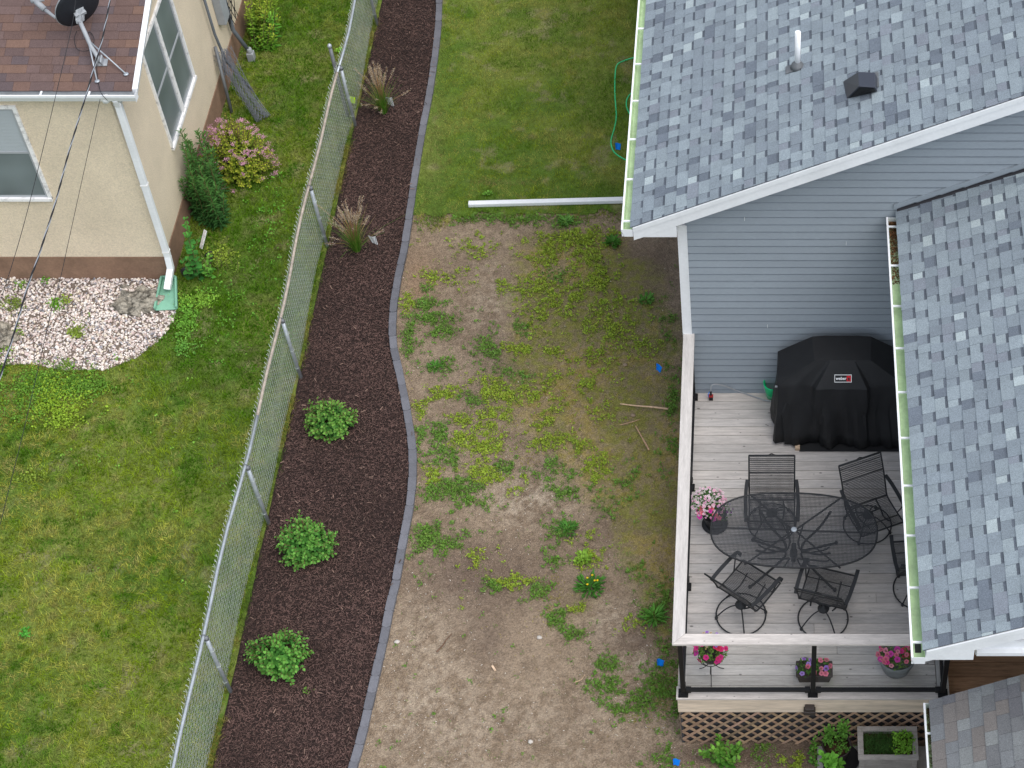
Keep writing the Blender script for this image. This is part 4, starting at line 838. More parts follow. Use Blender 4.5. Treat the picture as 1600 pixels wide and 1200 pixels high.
# south window
def window(root, wall, a0, a1, z0, z1, fixed, sashes, blind=True, m='white_worn'):
    """a0..a1 along the wall"""
    f = (lambda a, d, z: (a, fixed - d, z)) if wall == 's' else (lambda a, d, z: (fixed + d, a, z))
    def hb(g, aa, ab, da, db, za, zb): g.hexa([f(aa, da, za), f(ab, da, za), f(ab, db, za), f(aa, db, za), f(aa, da, zb), f(ab, da, zb), f(ab, db, zb), f(aa, db, zb)])
    g = MB(); t = .05; hb(g, a0, a1, .0, .03, z1 - t, z1); hb(g, a0, a0 + t, 0, .03, z0, z1 - t - .001); hb(g, a1 - t, a1, 0, .03, z0, z1 - t - .001); hb(g, a0 - .0, a1 + .0, 0, .045, z0 - .03, z0 + .018)
    w_ = (a1 - a0) / sashes
    for s_ in range(1, sashes): hb(g, a0 + w_ * s_ - .04, a0 + w_ * s_ + .04, 0, .028, z0 + .02, z1 - t - .001)
    W = HB(g, 'window', m, root)
    for s_ in range(sashes):
        b0 = a0 + w_ * s_ + (t if s_ == 0 else .041); b1 = a0 + w_ * (s_ + 1) - (t if s_ == sashes - 1 else .041); zm = (z0 + z1) / 2 + .02
        g = MB(); c = .035
        for za, zb, dd_ in ((z0 + .019, zm, .004), (zm - .03, z1 - t - .002, .012)):
            hb(g, b0 + .001, b0 + c, -.01, dd_, za, zb); hb(g, b1 - c, b1 - .001, -.01, dd_, za, zb); hb(g, b0 + c, b1 - c, -.01, dd_, za, za + c); hb(g, b0 + c, b1 - c, -.01, dd_, zb - c, zb)
        o = g.build('sash', M['sash'], W)
        g = MB(); g.poly([f(b0 + .01, .0012, z0 + .02), f(b1 - .01, .0012, z0 + .02), f(b1 - .01, .0012, zm), f(b0 + .01, .0012, zm)]); o = g.build('pane', M['glass'], W)
        g = MB(); g.poly([f(b0 + .01, .003, zm), f(b1 - .01, .003, zm), f(b1 - .01, .003, z1 - t), f(b0 + .01, .003, z1 - t)]); o = g.build('pane', M['blind' if blind else 'glass'], W)
        if blind:
            g = MB(); z = zm + .02
            while z < z1 - t - .02: hb(g, b0 + c, b1 - c, .0035, .006, z, z + .012); z += .025
            o = g.build('blind_slats', M['blind'], W)
    return W
window(cream, 's', -10.95, -9.85, 1.60, 3.26, CY, 1)
window(cream, 'e', 19.86, 21.46, 1.27, 3.02, CX, 2, blind=False)
# downspout
tp = at(178, 160, y=CY - .10); fx0 = at(262, 400, y=CY - .07)
g = MB(); A = Vector((at(184, 160, y=CY - .05).x, CY - .05, EZ - .15)); B = Vector((at(262, 400, y=CY - .05).x, CY - .05, .52)); Cc2 = Vector((B.x + .0, CY - .09, .30)); E2 = Vector((at(262, 455, z=.1).x, at(262, 455, z=.1).y, .13))
g.bar((A.x, EY - .06, EZ - .12), A + Vector((0, -.0, -.10)), .085, .07, up=(1, 0, 0)); g.bar(A, B, .075, .09, up=(1, 0, 0)); g.bar(B, Cc2, .075, .09, up=(1, 0, 0)); g.bar(Cc2 + Vector((0, .02, .02)), E2, .075, .09, up=(1, 0, 0))
g.bar(E2 + (Cc2 - E2) * .25, E2 + (Cc2 - E2) * .34, .082, .097, up=(1, 0, 0)); HB(g, 'downspout', 'white', cream, bevel=.01)
g = MB()
for z in (EZ - .22, 1.9, .62):
    t = (A.z - z) / (A.z - B.z); c = A.lerp(B, t); g.bar(c - Vector((0, .0, .012)), c + Vector((0, 0, .012)), .082, .098, up=(1, 0, 0))
HB(g, 'downspout_strap', 'white_worn', cream)
# conduits and meter box on the east wall
def tubep(root, pts, r, m, name, n=10): g = MB(); g.tube(pts, r, n); return HB(g, name, m, root)
c1 = at(391, 141, z=.02); tubep(cream, [(c1.x + .05, c1.y, -.02), (CX + .10, c1.y + .02, .6), (CX + .06, c1.y - .02, 1.15), (CX + .06, c1.y - .06, 2.6)], .022, 'pipe_grey', 'conduit')
c2 = at(393, 92, z=.02); cd = tubep(cream, [(c2.x, c2.y, .16), (CX + .07, c2.y, .6), (CX + .07, c2.y - .04, 2.8)], .035, 'pipe_grey', 'conduit')
g = MB(); g.box(c2.x - .05, c2.x + .06, c2.y - .06, c2.y + .06, -.02, .16); g.lathe([(.05, .16), (.04, .24)], (c2.x, c2.y, 0), 12); HB(g, 'conduit_fitting', 'grey_plastic', cream, bevel=.01)
mb = at(352, 20, x=CX + .12); g = MB(); g.box(CX, CX + .13, mb.y - .12, mb.y + .16, mb.z - .15, mb.z + .45); HB(g, 'meter_box', 'grey_plastic', cream, bevel=.012)
g = MB()
for k in range(9):
    ph = random.uniform(0, 6); g.tube([(CX + .13 + .04 * math.sin(t * 3 + ph), c2.y - .12 + .10 * math.sin(t * 2 + ph) + .02 * k, mb.z - .35 + t * .8 + .05 * math.cos(4 * t + ph)) for t in np.linspace(0, 1.2, 14)], .006, 5)
HB(g, 'loose_cables', 'cable', cream)
g = MB()
for k in range(3): g.tube([(CX + .05, c2.y + .05 + k * .04, 1.2), (CX + .12, c2.y + .3 + .1 * k, 1.55), (CX + .06, c2.y + .55 + .1 * k, 2.2)], .005, 5)
HB(g, 'loose_cables', 'cable', cream)
# floodlight / cable cover at eave corner
pt = at(165, 158, y=CY - .1); g = MB(); g.lathe([(0, -.06), (.05, -.04), (.06, .02), (.05, .05), (0, .06)], (pt.x, CY - .08, pt.z + .02), 14); HB(g, 'eave_light', 'white', cream)
RN4 = Vector((0, -P4, 1)).normalized(); RP4 = (0, EY, EZ + .008)

# satellite dish stands on the roof: a thing of its own
foot = atp(158, 98, RP4, RN4)
dish = thing('satellite_dish', 'dark satellite dish on a bent mast with two braces on the brown shingle roof', 'satellite dish', tuple(foot))
def DB(g, name, m, root=None): return wpart(g.build(name, M[m], dish), dish)
scl = 1.0
Cn = at(121, 9, z=foot.z + .55); bn = Vector((.60, -.64, -.28)).normalized()
a1 = bn.cross(Vector((0, 0, 1))).normalized(); a2 = a1.cross(bn); g = MB(); base_i = 0; nr, na = 6, 32; Rr = .335
g.v.append(tuple(Cn + bn * .05)); 
for i in range(1, nr + 1):
    for k in range(na):
        th = 2 * math.pi * k / na; r_ = Rr * i / nr; g.v.append(tuple(Cn + (a1 * math.cos(th) * .92 + a2 * math.sin(th) * 1.08) * r_ + bn * .05 * (1 - (i / nr) ** 2)))
for k in range(na): g.face((0, 1 + k, 1 + (k + 1) % na), (1, 1, 1), True)
for i in range(nr - 1):
    for k in range(na): g.face((1 + i * na + k, 1 + (i + 1) * na + k, 1 + (i + 1) * na + (k + 1) % na, 1 + i * na + (k + 1) % na), (1, 1, 1), True)
M['dish'] = mat('dish_dark', (.018, .021, .027), .55); dd_ = DB(g, 'reflector', 'dish')
sm = dd_.modifiers.new('solid', 'SOLIDIFY'); sm.thickness = .012; sm.offset = 0
g = MB(); g.tube([Cn + (a1 * math.cos(t) * .92 + a2 * math.sin(t) * 1.08) * (Rr + .002) - bn * .004 for t in np.linspace(0, 2 * math.pi, 33)[:-1]], .008, 6, closed=True); DB(g, 'rim', 'grey_plastic')
brk = at(125, 34, z=foot.z + .40); hub = Cn + bn * .06
g = MB(); g.obox((hub + brk) / 2 + Vector((0, 0, 0)), (hub - brk) * .4, a1 * .055, Vector((0, 0, .03))); g.obox(hub + (brk - hub) * .35, a1 * .075, a2 * .02, bn * .03); g.bar(hub, brk, .05, .06); DB(g, 'bracket', 'grey_plastic')
m1 = at(142, 72, z=foot.z + .17)
g = MB(); g.tube([brk, brk.lerp(m1, .5), m1, m1.lerp(foot + RN4 * .06, .6), foot + RN4 * .03], .028, 10); DB(g, 'mast', 'grey_plastic')
g = MB(); g.obox(foot + RN4 * .008, Vector((.085, 0, 0)), Vector((0, .05, .05 * P4)), RN4 * .006); g.obox(foot + RN4 * .05 + Vector((.03, 0, 0)), Vector((.008, 0, 0)), Vector((0, .05, .02)), RN4 * .05); g.obox(foot + RN4 * .05 - Vector((.03, 0, 0)), Vector((.008, 0, 0)), Vector((0, .05, .02)), RN4 * .05); DB(g, 'foot_plate', 'grey_plastic')
for (u, v) in ((197, 116), (152, 127)):
    e = atp(u, v, RP4, RN4); s0 = brk.lerp(m1, .75); g = MB(); g.tube([s0, e + RN4 * .012], .010, 8); g.lathe([(.035, 0), (.03, .012), (0, .014)], tuple(e), 12); DB(g, 'brace', 'galv')
ar0 = Cn + bn * .02 - a2 * .26; ar1 = at(70, 15, z=Cn.z - .08); ar2 = at(56, 2, z=Cn.z + .0)
g = MB(); g.tube([hub, ar0, at(86, 27, z=Cn.z - .12), ar1], [.02, .022, .022, .026], 8); DB(g, 'feed_arm', 'grey_plastic')
g = MB(); g.tube([ar1, ar2], .04, 10); g.tube([ar2 + Vector((-.06, 0, 0)), ar2 + Vector((.10, .02, 0.02))], .03, 10); DB(g, 'receiver', 'grey_plastic')
def cpx(lst, zs): return [at(u, v, z=z) for (u, v), z in zip(lst, zs)]
f0 = foot.z
g = MB(); g.tube(catmull(cpx([(120, 48), (116, 62), (122, 78), (140, 78), (147, 62), (140, 50), (134, 60), (143, 75), (150, 100), (153, 125), (158, 145), (168, 157)], [f0 + .2, f0 + .15, f0 + .1, f0 + .1, f0 + .15, f0 + .15, f0 + .15, f0 + .1, f0 + .04, f0 - .08, EZ + .03, EZ - .06]), 5), .0045, 5); DB(g, 'coax_cable', 'cable')

# overhead lines
def overhead(name, px, z0, z1, r, m, label, twist=0):
    pts = []; L = len(px)
    for i, (u, v) in enumerate(px): pts.append(at(u, v, z=z0 + (z1 - z0) * i / (L - 1)))
    P = catmull(pts, 14)
    if not twist:
        g = MB(); g.tube(P, r, 6); return tag(g.build(name, M[m]), label, 'cable')
    root = thing(name, label, 'cable', tuple(P[-1]))
    for k in range(3):
        Q = []; s = 0
        for i, p in enumerate(P):
            if i: s += (p - P[i - 1]).length
            a = s / twist * 2 * math.pi + k * 2.094; Q.append(p + Vector((math.cos(a), 0, math.sin(a))) * r)
        g = MB(); g.tube(Q, r * (.85 if k else 1.0), 6); o = g.build('aluminium_strand' if k == 0 else 'insulated_strand', M['alu' if k == 0 else 'cable'], root); wpart(o, root)
    return root
overhead('power_cable', [(180, -40), (172, 0), (160, 60), (145, 113), (134, 150), (107, 240), (88, 312), (69, 373), (57, 410), (45, 442), (22, 520), (0, 590), (-18, 640)], 6.3, 6.6, .0054, 'cable', 'thick twisted black and aluminium power cable crossing the cream wall', .42)
overhead('phone_line', [(122, -40), (117, 10), (111, 47), (90, 137), (60, 262), (31, 373), (0, 472), (-20, 530)], 5.4, 5.8, .0038, 'cable', 'thin black line left of the twisted power cable', 0)
overhead('phone_line', [(157, 152), (132, 264), (108, 373), (95, 432), (77, 500), (40, 660), (5, 800), (-8, 850)], 3.47, 5.2, .0035, 'cable', 'thin black line right of the twisted cable, from the eave corner over the gravel', 0)

# splash block
sp = at(262, 470, z=.05); g = MB(); cx_, cy_ = sp.x, sp.y
c_bl, c_br, c_tl, c_tr = at(243, 486, z=.05), at(277, 484, z=.05), at(254, 437, z=.05), at(276, 437, z=.05)
g.hexa([c_bl, c_br, c_tr, c_tl] + [p + Vector((0, 0, .02)) for p in (c_bl, c_br, c_tr, c_tl)])
for a, b in ((c_bl, c_tl), (c_br, c_tr), (c_tl, c_tr)):
    g.bar(a + Vector((0, 0, .045)), b + Vector((0, 0, .055)), .03, .06)
tag(g.build('splash_block', M['splash'], bevel=.008), 'green plastic splash block under the white downspout', 'splash block')

# boulders
def boulder(loc, s, seed, label):
    r = random.Random(seed); V_, F_ = subdiv(*subdiv(*subdiv(ico, icf))); g = MB()
    for v in V_:
        v = np.array(v); n_ = fbm(np.array(v[0] * 2 + seed), np.array(v[1] * 2 + v[2]), 1.6, 5, seed % 5); n2_ = fbm(np.array(v[0] * 5 + seed), np.array(v[1] * 5 + v[2]), 1.5, 3, 2); k = .40 + .85 * float(n_) + .35 * float(n2_) ** 2
        zz = v[2] * s[2] * k; g.v.append((v[0] * s[0] * k, v[1] * s[1] * k, zz))
    for f in F_: g.face(f, (1, 1, 1), False)
    o = g.build('boulder', M['boulder']); o.location = loc; tag(o, label, 'rock'); return o
b_ = at(217, 470, z=.05); boulder((b_.x, b_.y, .03), (.36, .25, .19), 3, 'pitted limestone rock in the gravel beside the green splash block')
b_ = at(2, 530, z=.05); boulder((b_.x - .05, b_.y, .03), (.28, .3, .2), 8, 'flat grey rock at the far left of the gravel bed')
boulder((at(196, 448, z=.02)[0], at(196, 448, z=.02)[1], .0), (.09, .06, .05), 5, 'small grey stone half sunk in the gravel near the wall')

# leaning roll of chain link fencing with old post
roll = thing('fence_roll', 'leaning roll of old chain link fencing with a dark post against the cream wall', 'fence roll', tuple(at(415, 190, z=0)))
A = at(345, 82, x=CX + .08); B = at(412, 188, z=.04); d_ = (A - B); L = d_.length; d_.normalize(); s1 = d_.cross(Vector((0, 0, 1))).normalized(); s2 = s1.cross(d_)
g = MB(); NA = 22
for layer, rad in ((0, .11), (1, .085), (2, .13)):
    for k in range(NA):
        P = []; th0 = 2 * math.pi * k / NA; nst = int(L / .045)
        for i in range(nst + 1):
            t = i / nst; th = th0 + (math.pi / NA) * (1 if (i + k) % 2 else -1); rr_ = rad * (1.0 - .25 * math.sin(math.pi * t) + (.45 * t if layer == 2 else 0))
            if layer == 2 and (th0 > 3.0): continue
            P.append(B + d_ * L * t + s1 * rr_ * math.cos(th) + s2 * rr_ * math.sin(th) * .8 + Vector((0, 0, .02 - .10 * math.sin(math.pi * t))))
        if len(P) > 2: g.tube(P, .0028, 3)
wpart(g.build('wire_mesh', M['wire_old'], roll), roll)
for (u1, v1, u2, v2, r_) in ((336, 73, 362, 176, .026), (347, 76, 352, 118, .012)):
    b2 = at(u2, v2, z=.03); a2_ = at(u1, v1, x=CX + .06) if u1 == 336 else at(u1, v1, x=CX + .10)
    if u1 != 336: b2 = at(u2, v2, x=CX + .14)
    g = MB(); g.tube([a2_, b2], r_, 8); wpart(g.build('old_post', M['galv_dark'], roll), roll)

# ------------------------------------------------------------------ plants
def rosette_shrub(root_name, label, cat, u, v, wpx, hpx, z, shoots, leafL, col, tip, group=None, seed=0, per=8, tall=1.1):
    """dome of leafy shoots seen in the survey at (u,v) (base), width and height in pixels"""
    b = at(u, v, z=z); s = 1 / 122.
    root = thing(root_name, label, cat, tuple(b), 0, group); Rw = wpx * s / 2 * 1.08; Hh = Rw * tall
    rg = np.random.default_rng(seed); parts = []; g = MB()
    for i in range(shoots):
        th = rg.uniform(0, 2 * math.pi); el = math.acos(rg.uniform(.02, 1)); rr_ = rg.uniform(.72, 1.05) * (1 + .10 * math.sin(3 * th + seed))
        d = np.array([math.cos(th) * math.sin(el), math.sin(th) * math.sin(el), math.cos(el)])
        tipp = np.array([d[0] * Rw * rr_, d[1] * Rw * .85 * rr_, .05 + d[2] * Hh * rr_])
        g.tube([(0, 0, 0), tuple(tipp * np.array([.5, .5, .55])), tuple(tipp)], .004, 4, (.5, .45, .3))
        nl = per + rg.integers(-2, 3); kk = np.arange(nl); a_ = kk * 2.4 + rg.uniform(0, 6); tt = kk / nl
        w1 = np.cross(d, [0.1, .2, 1]); w1 /= np.linalg.norm(w1); w2 = np.cross(d, w1)
        ld = np.cos(a_)[:, None] * w1 + np.sin(a_)[:, None] * w2; up_amt = (.25 + .9 * tt ** 2)[:, None]
        dirs = nrm(ld + d * up_amt); pos = tipp[None] * (1 - .38 * (1 - tt))[:, None]
        Xa, Ya, Za = frames(dirs, nrm(np.tile(d, (nl, 1)) + np.array([0, 0, .6])))
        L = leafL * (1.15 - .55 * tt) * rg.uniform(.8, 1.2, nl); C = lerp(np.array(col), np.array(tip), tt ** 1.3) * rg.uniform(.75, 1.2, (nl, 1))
        parts.append(scatter(LEAF, LEAF_F, pos, Xa, Ya, Za, np.stack([L * 1.15, L, L], 1), C))
    f = np_mesh('foliage', *merge(parts), M['leaf'], root); st = g.build('stem', M['twig'], root)
    return root
GS = 'young shrubs planted in the mulch bed'
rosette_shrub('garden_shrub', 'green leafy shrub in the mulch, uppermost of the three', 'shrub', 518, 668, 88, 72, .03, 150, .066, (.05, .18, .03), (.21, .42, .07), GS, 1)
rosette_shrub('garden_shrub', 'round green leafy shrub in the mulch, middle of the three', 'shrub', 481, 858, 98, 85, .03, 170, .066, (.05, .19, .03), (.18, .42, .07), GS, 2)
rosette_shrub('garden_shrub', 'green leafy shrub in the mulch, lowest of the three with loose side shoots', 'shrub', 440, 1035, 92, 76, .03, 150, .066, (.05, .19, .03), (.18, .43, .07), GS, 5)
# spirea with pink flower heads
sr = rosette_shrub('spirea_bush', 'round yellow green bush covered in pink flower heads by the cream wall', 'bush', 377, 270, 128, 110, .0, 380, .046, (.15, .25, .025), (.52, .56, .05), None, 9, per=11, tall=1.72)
rg = np.random.default_rng(5); parts = []
for i in range(105):
    th = rg.uniform(0, 2 * math.pi); el = math.acos(rg.uniform(.0, 1)); d = np.array([math.cos(th) * math.sin(el), math.sin(th) * math.sin(el), math.cos(el)])
    c = np.array([d[0] * .56, d[1] * .49, .06 + d[2] * .95]); nn = 42
    P = c + rg.normal(0, .018, (nn, 3)) * np.array([1.2, 1.2, .5]); Xa, Ya, Za = frames(rg.normal(0, 1, (nn, 3)), nrm(rg.normal(0, .6, (nn, 3)) + d))
    parts.append(scatter(LEAF, LEAF_F, P, Xa, Ya, Za, np.full((nn, 3), .016) * rg.uniform(.7, 1.3, (nn, 1)), np.array([.72, .38, .50]) * rg.uniform(.65, 1.2, (nn, 1))))
np_mesh('flower_heads', *merge(parts), M['petal'], sr)
# tall stemmed perennials
def stems(name, label, cat, items, leafL, aspect, col, tip, per_m=46, droop=.2):
    b0 = items[0][0]; root = thing(name, label, cat, tuple(b0)); g = MB(); parts = []; rg = np.random.default_rng(3)
    for b, tpt in items:
        b, tpt = Vector(b) - Vector(b0), Vector(tpt) - Vector(b0); mid = (b + tpt) / 2 + Vector((rg.normal(0, .03), rg.normal(0, .03), .03)); P = catmull([b, mid, tpt], 8)
        g.tube(P, .006, 5, (.4, .55, .25)); L = (tpt - b).length; nl = int(L * per_m); tt = rg.uniform(.08, 1, nl); tt.sort()
        pos = np.array([P[min(int(t * 16), 16)] for t in tt]) + rg.normal(0, .008, (nl, 3)); a_ = np.arange(nl) * 2.4
        dirs = np.stack([np.cos(a_), np.sin(a_), .35 - droop + .9 * tt ** 3], 1)
        Xa, Ya, Za = frames(dirs, np.tile([0, 0, 1.], (nl, 1))); LL = leafL * rg.uniform(.7, 1.2, nl) * (1.1 - .4 * tt)
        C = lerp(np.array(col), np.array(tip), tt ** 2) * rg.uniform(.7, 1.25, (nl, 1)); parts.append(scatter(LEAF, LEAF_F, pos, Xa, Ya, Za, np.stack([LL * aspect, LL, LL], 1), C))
    np_mesh('foliage', *merge(parts), M['leaf'], root); g.build('stem', M['twig'], root); return root
it = []
for k in range(52):
    u = random.uniform(306, 352); v = random.uniform(300, 358); h = random.uniform(.5, 1.0) if k > 9 else random.uniform(1.05, 1.4)
    b = at(u, v, z=0); b.x = max(b.x, CX + .07); it.append((b, b + Vector((random.uniform(-.05, .14) if k > 9 else random.uniform(-.04, .03), random.uniform(-.12, .12), h))))
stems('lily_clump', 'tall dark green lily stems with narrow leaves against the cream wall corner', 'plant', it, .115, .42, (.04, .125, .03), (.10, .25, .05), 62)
it = []
for k in range(7):
    b = at(random.uniform(296, 312), random.uniform(425, 440), z=0); b.x = max(b.x, CX + .06); it.append((b, b + Vector((random.uniform(-.05, .10), random.uniform(-.1, .25), random.uniform(.35, .95)))))
stems('grape_vine', 'climbing vine with broad lobed leaves at the corner of the cream house', 'plant', it, .10, 1.5, (.05, .20, .04), (.10, .34, .05), 26)
it = []
for k in range(6):
    b = at(random.uniform(318, 332), random.uniform(425, 440), z=0); it.append((b, b + Vector((random.uniform(-.12, .12), random.uniform(-.05, .12), random.uniform(.2, .42)))))
stems('leafy_weed', 'bright green low weed between the vine and the lawn', 'plant', it, .07, 1.3, (.10, .30, .04), (.24, .48, .07), 40)
it = []
for k in range(9):
    b = at(random.uniform(342, 366), random.uniform(400, 428), z=0); it.append((b, b + Vector((random.uniform(-.12, .12), random.uniform(-.05, .12), random.uniform(.1, .28)))))
stems('feathery_weed', 'yellow green feathery weed on the lawn below the white board', 'plant', it, .04, .5, (.2, .33, .04), (.33, .46, .06), 90)
it = []
for k in range(40):
    b = at(random.uniform(394, 428), random.uniform(30, 82), z=0); b.x = max(b.x, CX + .12); it.append((b, b + Vector((random.uniform(-.1, .22), random.uniform(-.1, .25), random.uniform(.25, .8)))))
stems('yellow_shrub', 'loose yellow green shrub beside the wall conduits at the top left', 'shrub', it, .075, .8, (.12, .30, .03), (.42, .50, .05), 80)
it = []
for k in range(6):
    b = at(random.uniform(415, 432), random.uniform(58, 78), z=0); it.append((b, b + Vector((random.uniform(-.1, .30), random.uniform(-.1, .1), random.uniform(.35, .6)))))
stems('ash_sapling', 'bright green ash sapling with long leaflets growing at the lawn edge', 'sapling', it, .13, .62, (.10, .32, .04), (.26, .52, .06), 36)

# ornamental grasses
def ograss(u, v, label, seed, n=330, H=.78):
    b = at(u, v, z=.03); root = thing('ornamental_grass', label, 'ornamental grass', tuple(b), 0, 'ornamental grasses in the mulch bed'); rg = np.random.default_rng(seed)
    parts = []
    for i in range(n):
        th = rg.uniform(0, 6.28); sp_ = abs(rg.normal(0, .22)) + .03; L = rg.uniform(.3, 1) * H * .75; p0 = np.array([math.cos(th), math.sin(th), 0]) * rg.uniform(0, .05)
        o = np.array([math.cos(th), math.sin(th), 0]); side = np.array([-math.sin(th), math.cos(th), 0]) * .0035; pts_ = []
        for t in (0, .35, .7, 1): pts_.append(p0 + o * (sp_ * L * t + sp_ * 1.6 * L * t ** 3 * .5) + np.array([0, 0, L * t * (1 - .25 * sp_ * t)]))
        V_ = []; 
        for j, p in enumerate(pts_): w_ = side * (1 - .3 * j * .9); V_ += [p - w_, p + w_]
        c = np.array([.13, .31, .035]) if rg.random() < .75 else np.array([.30, .28, .08])
        parts.append((np.array(V_), np.array([(0, 1, 3, 2), (2, 3, 5, 4), (4, 5, 7, 6)]), np.tile(c * rg.uniform(.7, 1.3), (8, 1))))
    np_mesh('blades', *merge(parts), M['grass'], root)
    g = MB(); parts = []
    for i in range(44):
        th = rg.uniform(0, 6.28); out_ = abs(rg.normal(0, .17)) if i > 6 else rg.uniform(.3, .5); L = H * rg.uniform(.85, 1.25) if i > 5 else H * .5
        tip_ = np.array([math.cos(th) * out_, math.sin(th) * out_, L]); mid_ = tip_ * np.array([.35, .35, .6]); g.tube([(0, 0, 0), tuple(mid_), tuple(tip_)], .0022, 4, (1.2, 1.0, .6))
        nn = 46; t = rg.uniform(.62, 1, nn)[:, None]; P = mid_ + (tip_ - mid_) * ((t - .3) / .7) + rg.normal(0, .011, (nn, 3)); dr = nrm((tip_ - mid_)[None] + rg.normal(0, .12, (nn, 3)))
        Xa, Ya, Za = frames(dr, nrm(rg.normal(0, 1, (nn, 3)))); parts.append(scatter(LEAF, LEAF_F, P, Xa, Ya, Za, np.tile([.008, .022, .01], (nn, 1)), np.array([.50, .42, .32]) * rg.uniform(.6, 1.25, (nn, 1))))
    g.build('stalk', M['twig'], root); np_mesh('seed_heads', *merge(parts), M['chip'], root)
ograss(600, 176, 'ornamental grass clump with tan plumes beside the lime flag, the upper one', 21)
ograss(558, 392, 'ornamental grass clump with tan plumes and bent stalks, the lower one', 22)

# marker flags
def flag(u, v, m, label, cat='marker flag', h=.32, size=.085, yaw=0., lie=0, group='small marker flags in the ground'):
    b = at(u, v, z=.02); root = thing('marker_flag', label, cat, tuple(b), yaw, group)
    g = MB(); g.tube([(0, 0, 0), (.012, 0, h * .5), (0, .01, h)], .003, 5); g.build('wire', M['galv_dark'], root)
    g = MB(); s = size; n_ = 5; top_, bot = [], []
    for k in range(n_ + 1): t = k / n_; top_.append(Vector((s * t, .012 * math.sin(t * 5), h - .0 - s * .35 * t))); bot.append(Vector((s * t * .75, .012 * math.sin(t * 5 + .5) - .02, h - s * 1.35 - s * .1 * t)))
    for k in range(n_): g.hexa([bot[k], bot[k + 1], bot[k + 1] + Vector((0, .0012, 0)), bot[k] + Vector((0, .0012, 0)), top_[k], top_[k + 1], top_[k + 1] + Vector((0, .0012, 0)), top_[k] + Vector((0, .0012, 0))])
    g.build('flag_sheet', M[m], root); return root
flag(617, 175, 'flag_white', 'white marker flag beside the upper ornamental grass', h=.30, yaw=R(160), size=.14)
flag(592, 392, 'flag_white', 'white marker flag beside the lower ornamental grass', h=.30, yaw=R(160), size=.135)
flag(549, 168, 'flag_lime', 'fluorescent lime marker flag at the foot of the fence', h=.22, yaw=R(20), size=.09)
flag(962, 236, 'blue', 'blue marker flag inside the green hose loop', h=.16, yaw=R(20), size=.09)
flag(1026, 577, 'blue', 'blue marker flag in the mossy soil near the deck rail', h=.12, yaw=R(340), size=.09)
flag(1027, 1040, 'blue', 'blue marker flag beside the front corner of the deck', h=.14, yaw=R(10), size=.09)
flag(1052, 1196, 'blue', 'blue marker flag at the bottom edge below the deck lattice', h=.14, yaw=R(15), size=.085)

# garden hose
g = MB(); pts = [(990, 90), (975, 95), (964, 102), (961, 120), (961, 150), (963, 180), (960, 200), (955, 218), (956, 230), (962, 240), (978, 250), (1000, 258)]
g.tube(catmull([at(u, v, z=.035) for u, v in pts], 8), .0105, 7); g.tube(catmull([at(u, v, z=.035) for u, v in [(996, 140), (984, 148), (979, 158), (980, 170), (988, 185)]], 8), .0105, 7)
tag(g.build('garden_hose', M['hose_green']), 'green garden hose looping out from under the long gutter on the lawn', 'hose')

# distinct weeds in the soil
def broad(u, v, r_, n, col, label, flowers=0, L=.09, asp=.5, name='weed_plant'):
    b = at(u, v, z=.012); root = thing(name, label, 'weed', tuple(b)); rg = np.random.default_rng(int(u)); a_ = rg.uniform(0, 6.28, n); el = rg.uniform(.5, 1.45, n)
    d = np.stack([np.cos(a_) * np.sin(el), np.sin(a_) * np.sin(el), np.cos(el)], 1); P = np.stack([np.cos(a_), np.sin(a_), 0 * a_], 1) * (rg.uniform(0, 1, n) * r_)[:, None] + np.stack([0 * a_, 0 * a_, rg.uniform(0, .05, n)], 1)
    Xa, Ya, Za = frames(d, np.tile([0, 0, 1.], (n, 1))); LL = L * rg.uniform(.6, 1.2, n)
    np_mesh('leaves', *scatter(LEAF, LEAF_F, P, Xa, Ya, Za, np.stack([LL * asp, LL, LL], 1), np.array(col) * rg.uniform(.65, 1.25, (n, 1))), M['leaf'], root)
    if flowers:
        g = MB()
        for k in range(flowers): g.lathe([(.016, 0), (.012, .006), (0, .008)], (rg.normal(0, r_ * .4), r_ * .4 + rg.normal(0, .04), .10), 9, (.85, .62, .02))
        g.build('flower', M['petal'], root)
broad(923, 918, .15, 190, (.07, .22, .03), 'dark green dandelion clump with yellow flowers in the bare soil', 5)
broad(957, 382, .05, 70, (.09, .25, .035), 'dark rosette weed below the corner of the long roof', 0, .12, .45)
broad(884, 348, .06, 60, (.16, .36, .07), 'light green rosette weed under the downspout extension', 0, .10, .5)
broad(1010, 470, .09, 90, (.12, .32, .05), 'bushy green weed near the white corner trim', 0, .06, .7)
broad(1022, 965, .10, 70, (.12, .32, .05), 'star shaped rosette weed by the lower deck rail', 0, .13, .35)
broad(912, 875, .10, 130, (.24, .42, .05), 'lime green low weed cluster above the dandelion', 0, .05, .9)
broad(886, 829, .12, 120, (.09, .26, .04), 'dark green tuft at the edge of the pale sand', 0, .07, .4)
broad(680, 575, .08, 80, (.10, .27, .04), 'green tuft just right of the edging bend', 0, .07, .4)
broad(763, 305, .03, 24, (.2, .42, .06), 'small pale rosette in the lawn above the downspout extension', 0, .06, .8)
